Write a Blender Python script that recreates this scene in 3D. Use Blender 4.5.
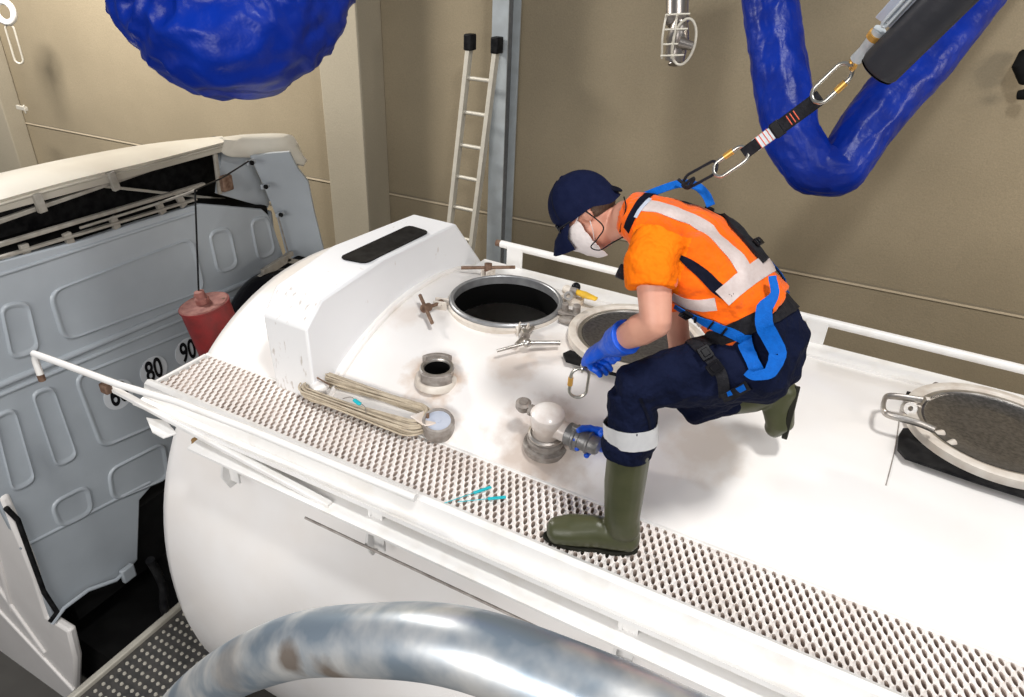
import bpy, bmesh, math, random
from mathutils import Vector, Matrix, noise
from mathutils.bvhtree import BVHTree
random.seed(7)
V = Vector
C = bpy.context.scene.collection
for o in list(bpy.data.objects): bpy.data.objects.remove(o)

# ------------------------------------------------------------------ camera, world, lights, exposure
F = 702.9; CX, CY = 512.0, 348.5            # focal length in pixels of a 1024x697 frame
yaw, pitch, roll = [math.radians(a) for a in (-26.72, -30.26, 2.72)]
FW = V((math.sin(yaw)*math.cos(pitch), math.cos(yaw)*math.cos(pitch), math.sin(pitch)))
R0 = V((math.cos(yaw), -math.sin(yaw), 0)); U0 = R0.cross(FW)
RT = R0*math.cos(roll)+U0*math.sin(roll); UP = -R0*math.sin(roll)+U0*math.cos(roll)
cam_d = bpy.data.cameras.new('camera'); cam = bpy.data.objects.new('camera', cam_d); C.objects.link(cam)
cam_d.sensor_width = 36; cam_d.lens = F*36/1024; cam_d.clip_start = .05
cam.matrix_world = Matrix(((RT.x, UP.x, -FW.x, 0), (RT.y, UP.y, -FW.y, 0), (RT.z, UP.z, -FW.z, 0), (0, 0, 0, 1)))
bpy.context.scene.camera = cam
sc = bpy.context.scene
sc.view_settings.view_transform = 'Standard'; sc.view_settings.look = 'None'
sc.view_settings.gamma = 1; sc.view_settings.use_curve_mapping = False
sc.view_settings.exposure = 0.0
w = bpy.data.worlds.new('hall_air'); sc.world = w; w.use_nodes = True
w.node_tree.nodes['Background'].inputs[0].default_value = (.80, .86, 1.0, 1)
w.node_tree.nodes['Background'].inputs[1].default_value = .16

def area(name, loc, target, size, power, col=(1, 1, 1)):
    d = bpy.data.lights.new(name, 'AREA'); d.shape = 'RECTANGLE'; d.size, d.size_y = size; d.energy = power; d.color = col
    o = bpy.data.objects.new(name, d); C.objects.link(o); o.location = loc
    o.rotation_euler = (V(target)-V(loc)).to_track_quat('-Z', 'Y').to_euler()
    return o
area('roof_light', (1.25, .55, 5.0), (-.35, 2.1, -1.8), (.8, .8), 300, (1, .985, .96))
area('doorway_daylight', (3.6, -.6, 2.0), (-.9, 2.2, -1.7), (2.2, 2.2), 85, (1, .98, .96))
area('hall_lamp_near', (-1.4, -2.8, -.2), (-1.4, 1.6, -3.2), (3.5, 1.8), 190, (1, .965, .93))
area('hall_lamp_bay', (-8.0, 3.0, 2.2), (-7.6, 5.6, -1.2), (1.6, 1.0), 640, (1, .95, .89))
area('hall_lamp_right', (3.2, 4.6, .2), (2.2, 6.3, -1.8), (.8, .8), 70, (1, .90, .78))

# ------------------------------------------------------------------ picture-to-place helpers
def ray(px, py): return RT*((px-CX)/F)+UP*(-(py-CY)/F)+FW
def AX(px, py, x): d = ray(px, py); return d*(x/d.x)
def AY(px, py, y): d = ray(px, py); return d*(y/d.y)
def AZ(px, py, z): d = ray(px, py); return d*(z/d.z)
def AD(px, py, dep): return ray(px, py)*dep
TY, TZ, TA, TB, TN = 2.8, -3.1, 1.3, 1.5, 2.2      # tank section
def zs(y):
    u = min(1, abs(y-TY)/TA); return TZ+TB*(1-u**TN)**(1/TN)

# ------------------------------------------------------------------ materials
def mat(name, col, rough=.5, metal=0.0, col2=None, scale=8, amt=.5, bump=0, bscale=40, coat=0, extra=None, contrast=(.35, .65), stretch=None, trans=0, alpha=1, det=4, spec=.5):
    m = _mat(name, col, rough, metal, col2, scale, amt, bump, bscale, coat, extra, contrast, stretch, trans, alpha, det)
    if max(col) < .06 or name in CLOTH: m.node_tree.nodes['Principled BSDF'].inputs['Specular IOR Level'].default_value = .12
    return m
CLOTH = ('hi_vis_orange', 'hi_vis_amber_sleeve', 'blue_webbing', 'sandy_concrete', 'beige_pillar_concrete', 'white_face_mask')
def _mat(name, col, rough=.5, metal=0.0, col2=None, scale=8, amt=.5, bump=0, bscale=40, coat=0, extra=None, contrast=(.35, .65), stretch=None, trans=0, alpha=1, det=4):
    m = bpy.data.materials.new(name); m.use_nodes = True; nt = m.node_tree; b = nt.nodes['Principled BSDF']
    b.inputs['Base Color'].default_value = (*col, 1); b.inputs['Roughness'].default_value = rough; b.inputs['Metallic'].default_value = metal
    if coat: b.inputs['Coat Weight'].default_value = coat; b.inputs['Coat Roughness'].default_value = .12
    if trans: b.inputs['Transmission Weight'].default_value = trans
    tc = nt.nodes.new('ShaderNodeTexCoord'); src = tc.outputs['Object']
    if stretch:
        mp = nt.nodes.new('ShaderNodeMapping'); mp.inputs['Scale'].default_value = stretch; nt.links.new(src, mp.inputs[0]); src = mp.outputs[0]
    out = None
    if col2:
        n = nt.nodes.new('ShaderNodeTexNoise'); n.inputs['Scale'].default_value = scale; n.inputs['Detail'].default_value = det
        nt.links.new(src, n.inputs[0])
        r = nt.nodes.new('ShaderNodeMapRange'); r.inputs[1].default_value = contrast[0]; r.inputs[2].default_value = contrast[1]; r.inputs[4].default_value = amt
        nt.links.new(n.outputs[0], r.inputs[0])
        mx = nt.nodes.new('ShaderNodeMix'); mx.data_type = 'RGBA'; mx.inputs[6].default_value = (*col, 1); mx.inputs[7].default_value = (*col2, 1)
        nt.links.new(r.outputs[0], mx.inputs[0]); out = mx.outputs[2]
    if extra: out = extra(nt, tc, out, col)
    if out: nt.links.new(out, b.inputs['Base Color'])
    if bump:
        n = nt.nodes.new('ShaderNodeTexNoise'); n.inputs['Scale'].default_value = bscale; n.inputs['Detail'].default_value = 3
        nt.links.new(src, n.inputs[0]); bp = nt.nodes.new('ShaderNodeBump'); bp.inputs['Strength'].default_value = min(1, bump); bp.inputs['Distance'].default_value = .01 if bump <= 1 else .03
        nt.links.new(n.outputs[0], bp.inputs['Height']); nt.links.new(bp.outputs[0], b.inputs['Normal'])
    return m

def stains(spots):      # dirt blots round fittings on the tank top: (x, y, z, radius)
    def f(nt, tc, out, col):
        geo = nt.nodes.new('ShaderNodeNewGeometry')
        nz = nt.nodes.new('ShaderNodeTexNoise'); nz.inputs['Scale'].default_value = 14; nz.inputs['Detail'].default_value = 5
        nt.links.new(geo.outputs['Position'], nz.inputs[0])
        cur = out
        for (x, y, z, r, a, c) in spots:
            d = nt.nodes.new('ShaderNodeVectorMath'); d.operation = 'DISTANCE'; d.inputs[1].default_value = (x, y, z)
            nt.links.new(geo.outputs['Position'], d.inputs[0])
            ad = nt.nodes.new('ShaderNodeMath'); ad.operation = 'MULTIPLY_ADD'; ad.inputs[1].default_value = r*1.6
            nt.links.new(nz.outputs[0], ad.inputs[0]); nt.links.new(d.outputs['Value'], ad.inputs[2])
            mr = nt.nodes.new('ShaderNodeMapRange'); mr.inputs[1].default_value = r*1.35; mr.inputs[2].default_value = r*2.1; mr.inputs[3].default_value = a; mr.inputs[4].default_value = 0
            nt.links.new(ad.outputs[0], mr.inputs[0])
            mx = nt.nodes.new('ShaderNodeMix'); mx.data_type = 'RGBA'; mx.inputs[7].default_value = (*c, 1)
            nt.links.new(mr.outputs[0], mx.inputs[0]); nt.links.new(cur, mx.inputs[6]); cur = mx.outputs[2]
        return cur
    return f
TAN = (.55, .38, .25)
M = {}
M['tank'] = mat('tank_white_paint', (.90, .88, .86), .32, 0, (.80, .74, .68), 3.2, .35, .02, 60, coat=.3,
    extra=stains([(-1.5, 2.2, -1.7, .13, .75, TAN), (-.9, 2.1, -1.78, .20, .6, (.42, .30, .22)), (-1.2, 2.4, -1.66, .10, .35, TAN), (-.30, 2.3, -1.65, .14, .35, TAN), (-1.38, 2.02, -1.8, .10, .5, TAN), (-1.1, 2.55, -1.62, .12, .25, TAN), (-1.85, 2.5, -1.63, .08, .25, TAN)]))
M['white'] = mat('white_painted_steel', (.84, .83, .81), .38, 0, (.62, .56, .48), 9, .35, .03, 50, contrast=(.5, .75))
M['box'] = mat('box_white_paint', (.86, .87, .89), .38, 0, (.55, .48, .42), 22, .7, .03, 50, contrast=(.69, .74), stretch=(1, 1, .5))
M['box2'] = mat('clean_white_panel', (.85, .82, .79), .4, 0, (.75, .72, .69), 3, .4)
M['boxdirty'] = mat('box_scuffed_white_paint', (.80, .80, .80), .45, 0, (.45, .39, .34), 30, .7, .03, 50, contrast=(.62, .70), stretch=(1.6, .7, .5))
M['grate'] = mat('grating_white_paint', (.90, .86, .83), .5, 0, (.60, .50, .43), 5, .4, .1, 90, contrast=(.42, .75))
M['inside'] = mat('tank_inside_shade', (.002, .002, .002), .9, 0)  # near-black colour stands in for the shade within the openings
M['black'] = mat('black_rubber', (.004, .004, .005), .55, 0, (.03, .03, .03), 20, .5)
M['blackgloss'] = mat('black_gloss_plastic', (.008, .008, .01), .25)
M['steel'] = mat('brushed_steel', (.56, .54, .51), .36, .9, (.36, .32, .28), 18, .6, .05, 80)
M['cast'] = mat('dull_cast_aluminium', (.40, .37, .34), .55, .35, (.17, .14, .12), 25, .7, .3, 90)
M['greycast'] = mat('grey_cast_coupling', (.25, .25, .25), .42, .5, (.14, .13, .12), 25, .6, .15, 90)
M['galv'] = mat('galvanised_steel', (.34, .42, .50), .36, .75, (.86, .87, .86), 6, 1.0, .04, 30, contrast=(.40, .62), extra=stains([(-.72, .66, -1.36, .05, .8, (.25, .17, .11)), (-.85, .66, -1.40, .045, .8, (.22, .15, .10)), (-1.1, .66, -1.6, .08, .4, (.45, .36, .28))]))
M['rust'] = mat('rusty_brown_steel', (.13, .07, .045), .75, .3, (.30, .20, .14), 30, .7, .3, 80)
M['bolt'] = mat('rusty_bolt', (.25, .12, .05), .7, .4, (.45, .3, .12), 30, .8)
M['rim'] = mat('lid_rim_paint', (.72, .67, .60), .45, 0, (.45, .36, .28), 14, .5, .05, 60)
M['hole_shade'] = mat('shaded_hole_walls', (.66, .56, .50), .8, 0, (.34, .26, .21), 9, .7)  # darker brown stands in for the shade inside the grating holes
M['underside'] = mat('shaded_tray_paint', (.26, .21, .18), .8, 0, (.10, .08, .06), 12, .6)  # tray coloured dark to carry the shade beneath the grating
M['lid'] = mat('lid_brushed_disc', (.11, .105, .10), .33, .8, (.22, .21, .20), 70, .7, .15, 120)
M['collar'] = mat('collar_grey_steel', (.40, .41, .42), .42, .6, (.2, .2, .21), 15, .6)
M['yellow'] = mat('yellow_painted_lever', (.85, .52, .03), .45, 0, (.5, .3, .05), 20, .5)
M['rope'] = mat('beige_cord', (.58, .50, .38), .7, 0, (.36, .29, .21), 25, .6, .4, 200)
M['cyan'] = mat('cyan_plastic', (.01, .50, .58), .4)
M['disc'] = mat('pale_blue_grey_cap', (.50, .55, .66), .5, .2, (.62, .66, .74), 20, .5)
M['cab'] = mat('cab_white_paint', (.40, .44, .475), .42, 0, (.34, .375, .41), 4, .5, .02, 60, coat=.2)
M['cream'] = mat('cream_roof_paint', (.66, .63, .55), .4, 0, (.55, .5, .42), 5, .4, coat=.2)
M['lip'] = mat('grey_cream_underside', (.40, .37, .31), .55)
M['creamdark'] = mat('dusty_spoiler_frame', (.33, .31, .27), .6, 0, (.2, .18, .15), 20, .6)
M['sticker'] = mat('sticker_white', (.62, .65, .68), .5)
M['ink'] = mat('black_numerals', (.008, .008, .01), .5)
M['chassis'] = mat('dark_chassis_and_roof_shade', (.004, .004, .004), .8, 0, (.009, .009, .009), 9, .6)
M['tread'] = mat('catwalk_aluminium', (.16, .15, .14), .45, .7, (.08, .08, .08), 18, .7)
M['red'] = mat('worn_red_paint', (.26, .018, .018), .6, 0, (.13, .02, .018), 12, .7, .08, 60)
M['redtop'] = mat('rusted_red_top', (.38, .16, .13), .7, 0, (.20, .06, .05), 24, .8, .2, 60)
M['tarp'] = mat('blue_tarpaulin', (.0005, .024, .30), .36, 0, (.0005, .010, .15), 5, .6, .7, 14, det=2)
M['tarp'].node_tree.nodes['Principled BSDF'].inputs['Specular IOR Level'].default_value = .25
M['skin'] = mat('skin', (.66, .335, .235), .5, 0, (.56, .25, .18), 14, .6, .04, 120)
M['hair'] = mat('brown_hair', (.07, .04, .025), .7, 0, (.13, .08, .05), 60, .6, .6, 150)
M['cap'] = mat('navy_cap_cloth', (.004, .007, .030), .85, 0, (.008, .012, .042), 40, .6, .2, 200)
M['navy'] = mat('navy_trouser_cloth', (.0035, .006, .022), .9, 0, (.007, .011, .036), 14, .6, 1.5, 16)
M['darknavy'] = mat('black_navy_insert', (.003, .004, .010), .85, 0, (.01, .012, .03), 40, .5)
M['orange'] = mat('hi_vis_orange', (1.0, .155, .003), .8, 0, (.95, .115, .002), 7, .6, 1.5, 14)
M['orange'].node_tree.nodes['Principled BSDF'].inputs['Sheen Weight'].default_value = .2
M['amber'] = mat('hi_vis_amber_sleeve', (1.0, .215, .004), .8, 0, (1.0, .17, .003), 7, .6, 1.5, 14)
M['reflect'] = mat('silver_reflective_tape', (.60, .50, .47), .45, .1, (.68, .60, .58), 90, .5, .1, 300)
M['silver'] = mat('silver_shin_tape', (.66, .66, .66), .4, .15, (.56, .56, .57), 40, .5)
M['blue'] = mat('blue_webbing', (.003, .12, .52), .6, 0, (.003, .08, .36), 60, .5, .3, 200)
M['blackweb'] = mat('black_webbing', (.012, .012, .015), .7, 0, (.03, .03, .035), 60, .5, .3, 200)
M['glove'] = mat('blue_nitrile_glove', (.002, .10, .68), .42, 0, (.001, .06, .48), 18, .5, .35, 45)
M['mask'] = mat('white_face_mask', (.78, .72, .70), .8, 0, (.70, .64, .62), 30, .5, .2, 60)
M['boot'] = mat('olive_rubber_boot', (.055, .060, .025), .38, 0, (.09, .09, .045), 10, .5, .15, 20)
M['sole'] = mat('dark_boot_sole', (.02, .02, .015), .7)
M['carab'] = mat('zinc_carabiner', (.58, .56, .50), .3, .9)
M['brass'] = mat('brass_sleeve', (.75, .42, .10), .4, .6)
M['retract'] = mat('dark_grey_housing', (.035, .036, .042), .42, 0, (.05, .05, .055), 12, .5, .1, 60)
M['clear'] = mat('white_webbing_pack', (.50, .55, .58), .35, .2, (.75, .78, .8), 30, .6)
M['redthread'] = mat('red_stitching', (.7, .12, .06), .7)
M['glass'] = mat('spectacle_glass', (.5, .55, .6), .1, 0, alpha=1)
M['glassframe'] = mat('dark_spectacle_frame', (.02, .02, .025), .3)
M['alu'] = mat('ladder_aluminium', (.58, .55, .47), .5, .2, (.45, .42, .36), 12, .5)
M['ss'] = mat('stainless_head', (.30, .28, .26), .35, .9, (.3, .26, .24), 20, .5)

def wallmat(name, c1, c2, c3):
    def ex(nt, tc, out, col):
        geo = nt.nodes.new('ShaderNodeNewGeometry')
        n = nt.nodes.new('ShaderNodeTexNoise'); n.inputs['Scale'].default_value = 90; n.inputs['Detail'].default_value = 3
        nt.links.new(geo.outputs['Position'], n.inputs[0])
        mx = nt.nodes.new('ShaderNodeMix'); mx.data_type = 'RGBA'; mx.inputs[7].default_value = (*c3, 1)
        mr = nt.nodes.new('ShaderNodeMapRange'); mr.inputs[1].default_value = .35; mr.inputs[2].default_value = .7; mr.inputs[4].default_value = .45
        nt.links.new(n.outputs[0], mr.inputs[0]); nt.links.new(mr.outputs[0], mx.inputs[0]); nt.links.new(out, mx.inputs[6]); return mx.outputs[2]
    return mat(name, c1, .9, 0, c2, 1.3, .6, .25, 60, extra=ex)
M['concrete'] = wallmat('sandy_concrete', (.305, .255, .175), (.245, .205, .14), (.215, .18, .12))
M['pillar'] = wallmat('beige_pillar_concrete', (.38, .335, .255), (.32, .29, .22), (.29, .26, .20))
M['joint'] = mat('joint_sealant', (.20, .17, .12), .9)
M['lightjoint'] = mat('pale_joint_lip', (.50, .42, .30), .9)
M['floor'] = mat('wet_hall_floor', (.10, .095, .085), .6, 0, (.06, .055, .05), 3, .6)
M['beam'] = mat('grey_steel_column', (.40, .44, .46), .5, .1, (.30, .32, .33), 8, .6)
M['darkbeam'] = mat('dark_column_web', (.12, .125, .13), .6, .2, (.2, .2, .2), 25, .6)  # web colour, darker than the flanges

# ------------------------------------------------------------------ mesh helpers
def frame(d):
    d = V(d).normalized(); a = V((0, 0, 1)) if abs(d.z) < .9 else V((1, 0, 0))
    x = d.cross(a).normalized(); return x, d.cross(x).normalized(), d
class MB:
    def __init__(s): s.v = []; s.f = []; s.m = []; s.cur = 0
    def add(s, vs, fs):
        k = len(s.v); s.v += [V(p) for p in vs]
        for f in fs: s.f.append([i+k for i in f]); s.m.append(s.cur)
        return s
    def box(s, c, size, ax=None):
        X, Y, Z = ax or (V((1, 0, 0)), V((0, 1, 0)), V((0, 0, 1))); c = V(c); vs = []
        for i in (-.5, .5):
            for j in (-.5, .5):
                for k in (-.5, .5): vs.append(c+X*(i*size[0])+Y*(j*size[1])+Z*(k*size[2]))
        return s.add(vs, [(0, 1, 3, 2), (4, 6, 7, 5), (0, 4, 5, 1), (2, 3, 7, 6), (0, 2, 6, 4), (1, 5, 7, 3)])
    def bar(s, a, b, w, h, up=(0, 0, 1)):
        a, b = V(a), V(b); d = (b-a).normalized(); x = d.cross(V(up)).normalized(); z = x.cross(d)
        return s.box((a+b)/2, (w, (b-a).length, h), (x, d, z))
    def lathe(s, prof, o, ax=(0, 0, 1), seg=32, cap=True):     # prof: (radius, height)
        x, y, z = frame(ax); o = V(o); vs = []
        for r, h in prof:
            for i in range(seg):
                a = 2*math.pi*i/seg; vs.append(o+z*h+x*(r*math.cos(a))+y*(r*math.sin(a)))
        fs = []
        for k in range(len(prof)-1):
            for i in range(seg):
                j = (i+1) % seg; fs.append((k*seg+i, k*seg+j, (k+1)*seg+j, (k+1)*seg+i))
        if cap: fs += [tuple(range(seg))[::-1], tuple((len(prof)-1)*seg+i for i in range(seg))]
        return s.add(vs, fs)
    def cyl(s, a, b, r, r2=None, seg=20):
        a, b = V(a), V(b); return s.lathe([(r, 0), (r if r2 is None else r2, (b-a).length)], a, b-a, seg)
    def tube(s, pts, r, seg=10, closed=False, caps=True, flat=1.0):
        pts = [V(p) for p in pts]; n = len(pts); rs = r if isinstance(r, (list, tuple)) else [r]*n
        vs = []; px = None
        for i, p in enumerate(pts):
            t = (pts[(i+1) % n]-pts[i-1]) if closed else (pts[min(i+1, n-1)]-pts[max(i-1, 0)])
            t = t.normalized()
            if px is None: px, _, _ = frame(t)
            px = (px-t*px.dot(t)).normalized(); py = t.cross(px)
            for k in range(seg):
                a = 2*math.pi*k/seg; vs.append(p+px*(rs[i]*math.cos(a))+py*(rs[i]*flat*math.sin(a)))
        fs = []
        for i in range(n if closed else n-1):
            for k in range(seg):
                l = (k+1) % seg; j = (i+1) % n; fs.append((i*seg+k, i*seg+l, j*seg+l, j*seg+k))
        if caps and not closed: fs += [tuple(range(seg))[::-1], tuple((n-1)*seg+k for k in range(seg))]
        return s.add(vs, fs)
    def prism(s, poly, ext):
        poly = [V(p) for p in poly]; n = len(poly); e = V(ext)
        vs = poly+[p+e for p in poly]
        return s.add(vs, [tuple(range(n))[::-1], tuple(range(n, 2*n))]+[(i, (i+1) % n, n+(i+1) % n, n+i) for i in range(n)])
    def ell(s, c, ax, rad, seg=20, rings=12):
        c = V(c); X, Y, Z = [V(a) for a in ax]; vs = [c+Z*rad[2]]
        for i in range(1, rings):
            t = math.pi*i/rings
            for k in range(seg):
                a = 2*math.pi*k/seg; vs.append(c+X*(rad[0]*math.sin(t)*math.cos(a))+Y*(rad[1]*math.sin(t)*math.sin(a))+Z*(rad[2]*math.cos(t)))
        vs.append(c-Z*rad[2]); fs = [(0, 1+k, 1+(k+1) % seg) for k in range(seg)]
        for i in range(rings-2):
            for k in range(seg):
                l = (k+1) % seg; a = 1+i*seg; fs.append((a+k, a+seg+k, a+seg+l, a+l))
        a = 1+(rings-2)*seg; fs += [(a+k, len(vs)-1, a+(k+1) % seg) for k in range(seg)]
        return s.add(vs, fs)
    def loft(s, st, lat=(0, 1, 0), seg=20, round_ends=True):   # st: (centre, half width along lat, half depth)
        st = [(V(c), a, b) for c, a, b in st]; n = len(st); lat = V(lat); rings = []
        for i, (c, a, b) in enumerate(st):
            t = (st[min(i+1, n-1)][0]-st[max(i-1, 0)][0]).normalized()
            X = (lat-t*lat.dot(t)).normalized(); Y = t.cross(X)
            if round_ends and i == 0:
                for q in (.92, .6, .25): rings.append((c-t*(min(a, b)*q*.8), a*math.sqrt(1-q*q), b*math.sqrt(1-q*q), X, Y))
            rings.append((c, a, b, X, Y))
            if round_ends and i == n-1:
                for q in (.25, .6, .92): rings.append((c+t*(min(a, b)*q*.8), a*math.sqrt(1-q*q), b*math.sqrt(1-q*q), X, Y))
        vs = []
        for c, a, b, X, Y in rings:
            for k in range(seg):
                g = 2*math.pi*k/seg; vs.append(c+X*(a*math.cos(g))+Y*(b*math.sin(g)))
        fs = [tuple(range(seg))[::-1], tuple((len(rings)-1)*seg+k for k in range(seg))]
        for i in range(len(rings)-1):
            for k in range(seg):
                l = (k+1) % seg; fs.append((i*seg+k, i*seg+l, (i+1)*seg+l, (i+1)*seg+k))
        return s.add(vs, fs)
def raw_mesh(name, mb):
    me = bpy.data.meshes.new(name); me.from_pydata([tuple(v) for v in mb.v], [], mb.f)
    bm = bmesh.new(); bm.from_mesh(me); bmesh.ops.recalc_face_normals(bm, faces=bm.faces); bm.to_mesh(me); bm.free()
    return me
def org(o):
    return V(o['_org']) if o is not None and '_org' in o else V((0, 0, 0))
def finish(name, me, m, parent=None, base=None, smooth=True, bevel=0, angle=40, sub=0):
    o = bpy.data.objects.new(name, me); C.objects.link(o)
    ms = m if isinstance(m, (list, tuple)) else [m]
    for q in ms: me.materials.append(M[q] if isinstance(q, str) else q)
    if parent is not None:
        g = org(parent); o.parent = parent
    else:
        if base is None:
            xs = [v.co for v in me.vertices]; g = V(((min(v.x for v in xs)+max(v.x for v in xs))/2, (min(v.y for v in xs)+max(v.y for v in xs))/2, min(v.z for v in xs)))
        else: g = V(base)
        o.location = g
    me.transform(Matrix.Translation(-g)); o['_org'] = tuple(g)
    if bevel:
        b = o.modifiers.new('bevel', 'BEVEL'); b.width = bevel; b.segments = 2; b.limit_method = 'ANGLE'; b.angle_limit = math.radians(35)
    if sub:
        q = o.modifiers.new('subdivision', 'SUBSURF'); q.levels = q.render_levels = sub
    if smooth:
        for p in me.polygons: p.use_smooth = True
        if not sub: me.set_sharp_from_angle(angle=math.radians(angle))
    return o
def build(name, mb, m, parent=None, **k):
    me = raw_mesh(name, mb)
    if isinstance(m, (list, tuple)) and len(m) > 1:
        for p, i in zip(me.polygons, mb.m): p.material_index = i
    return finish(name, me, m, parent, **k)
def remesh(name, mb, voxel, sm=8, boolean=None, disp=None):
    me = raw_mesh(name, mb); o = bpy.data.objects.new('tmp', me); C.objects.link(o)
    r = o.modifiers.new('r', 'REMESH'); r.mode = 'VOXEL'; r.voxel_size = voxel
    if sm: s = o.modifiers.new('s', 'SMOOTH'); s.iterations = sm; s.factor = .5
    dg = bpy.context.evaluated_depsgraph_get(); out = bpy.data.meshes.new_from_object(o.evaluated_get(dg))
    bpy.data.objects.remove(o); out.name = name
    if disp:
        nm = [v.normal.copy() for v in out.vertices]
        for v, n in zip(out.vertices, nm): v.co += n*disp(v.co)
    return out
def bvh(*meshes):
    vs = []; fs = []
    for me, g in meshes:
        k = len(vs); vs += [v.co+g for v in me.vertices]; fs += [[i+k for i in p.vertices] for p in me.polygons]
    return BVHTree.FromPolygons(vs, fs)
def thing(name, label, cat, base, group=None):
    o = bpy.data.objects.new(name, None); C.objects.link(o); o.location = base; o['_org'] = tuple(base); o.empty_display_size = .1
    o['label'] = label; o['category'] = cat
    if group: o['group'] = group
    return o
def tag(o, label, cat, group=None):
    o['label'] = label; o['category'] = cat
    if group: o['group'] = group
    return o
def struct(o): o['kind'] = 'structure'; return o
def spline(pts, n=12, closed=False):
    pts = [V(p) for p in pts]; m = len(pts); out = []
    for i in range(m if closed else m-1):
        if closed: a, b, c, d = pts[i-1], pts[i], pts[(i+1) % m], pts[(i+2) % m]
        else: a, b, c, d = pts[max(i-1, 0)], pts[i], pts[i+1], pts[min(i+2, m-1)]
        for k in range(n):
            t = k/n; out.append(.5*((2*b)+(c-a)*t+(2*a-5*b+4*c-d)*t*t+(3*b-a-3*c+d)*t**3))
    if not closed: out.append(pts[-1])
    return out
def interp(rs, n):      # radii to match spline()
    out = []
    for i in range(len(rs)-1):
        for k in range(n): out.append(rs[i]+(rs[i+1]-rs[i])*k/n)
    return out+[rs[-1]]
def oval(c, L, W, u, v, n=40):   # stadium loop
    c = V(c); pts = []; r = W/2; h = L/2-r
    for i in range(n//2+1): a = -math.pi/2+math.pi*i/(n//2); pts.append(c+V(u)*(h+r*math.cos(a))+V(v)*(r*math.sin(a)))
    for i in range(n//2+1): a = math.pi/2+math.pi*i/(n//2); pts.append(c+V(u)*(-h+r*math.cos(a))+V(v)*(r*math.sin(a)))
    return pts
FLOOR = -5.1

# ================================================================== the setting
def wy(x): return 6.2+.066*x
wd = V((1, .066, 0)).normalized(); wn = V((.066, -1, 0)).normalized()      # wn points into the hall
def wallpt(x, z, off=0): return V((x, wy(x), z))+wn*off
mb = MB().prism([wallpt(-16, FLOOR), wallpt(8, FLOOR), wallpt(8, -2.41), wallpt(-16, -2.41)], -wn*.3)
mb.prism([wallpt(-16, -2.39), wallpt(8, -2.39), wallpt(8, 3.5), wallpt(-16, 3.5)], -wn*.3)
struct(build('wall_back', mb, 'concrete', smooth=False))
struct(build('trim_1', MB().bar(wallpt(-16, -2.4, .002), wallpt(8, -2.4, .002), .006, .018), 'joint', smooth=False))
struct(build('trim_2', MB().bar(wallpt(-16, -2.416, .004), wallpt(8, -2.416, .004), .012, .016), 'lightjoint', smooth=False))
struct(build('floor', MB().box((-3, 1, FLOOR-.1), (26, 11.4, .2)), 'floor', smooth=False))
# concrete pillars standing proud of the wall
def pillar(x0, x1, d, nm, m='pillar'):
    a = wallpt(x0, FLOOR, .0); b = wallpt(x1, FLOOR, .0)
    struct(build(nm, MB().prism([a, b, b+wn*d, a+wn*d], (0, 0, 8.6)), m, bevel=.015))
pillar(-4.99, -4.52, .40, 'trim_3')
pillar(-11.6, -10.25, .25, 'trim_4', 'pillar')

# steel column
t = thing('steel_column', 'grey steel H column standing against the concrete wall behind the ladder', 'column', wallpt(-3.12, FLOOR, .16))
build('flange', MB().box(wallpt(-3.14, -.9, .30), (.15, .014, 8.4), (wd, wn, V((0, 0, 1)))), 'beam', t)
build('flange', MB().box(wallpt(-3.14, -.9, .05), (.15, .014, 8.4), (wd, wn, V((0, 0, 1)))), 'beam', t)
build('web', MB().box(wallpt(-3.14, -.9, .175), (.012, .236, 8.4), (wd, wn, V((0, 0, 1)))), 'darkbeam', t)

# ladder
LT = AY(470, 42, 5.62); LB = AY(446, 262, 5.42)
ld = (LB-LT).normalized(); LB = LT+ld*((FLOOR-LT.z)/ld.z)
RTp = AY(497, 42, 5.62); off = V((RTp.x-LT.x, 0, 0))
t = thing('ladder', 'aluminium ladder leaning beside the grey steel column', 'ladder', LB)
for q, nm in ((V((0, 0, 0)), 0), (off, 1)):
    r = build('rail', MB().bar(LT+q, LB+q, .040, .07, up=(0, -1, .1)), 'alu', t, bevel=.004)
    build('end_cap', MB().box(LT+q, (.075, .10, .13)), 'black', r, bevel=.01)
n = int((LB-LT).length/.29)
for i in range(1, n): p = LT+ld*(.29*i); build('rung', MB().cyl(p, p+off, .018, seg=10), 'alu', t)

# ================================================================== tanker trailer
tr = thing('tanker_trailer', 'white tanker trailer with open manholes and a grating walkway along its top', 'trailer', (1.0, TY, FLOOR))
def sect(R1, R2, n=96):
    out = []
    for i in range(n):
        a = 2*math.pi*i/n; c, s_ = math.cos(a), math.sin(a)
        out.append((math.copysign(abs(c)**(2/TN), c)*R1, math.copysign(abs(s_)**(2/TN), s_)*R2))
    return out
X0, DOME, XE = -2.68, .34, 6.0
def shell(gap, xe=XE):
    vs = []; fs = []; n = 96; st = []
    for k in range(0, 9):
        a = math.pi/2*k/9; st.append((X0-(DOME-gap)*math.cos(a), math.sin(a) if k else .03))
    x = X0
    while x < xe-.1: st.append((x, 1)); x += .35
    st.append((xe, 1))
    for x, s_ in st:
        for y, z in sect(TA-gap, TB-gap): vs.append((x, TY+y*s_, TZ+z*s_))
    for i in range(len(st)-1):
        for k in range(n): l = (k+1) % n; fs.append((i*n+k, i*n+l, (i+1)*n+l, (i+1)*n+k))
    fs.append(tuple(range(n))[::-1]); fs.append(tuple((len(st)-1)*n+k for k in range(n)))
    return vs, fs
MH = V((-1.475, 2.84)); MR = .272
PORT = AZ(437, 367, -1.665).xy; PR = .062
me_o = raw_mesh('tank_shell', MB().add(*shell(0))); me_i = raw_mesh('i', MB().add(*shell(.03, XE-.03)))
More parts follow.
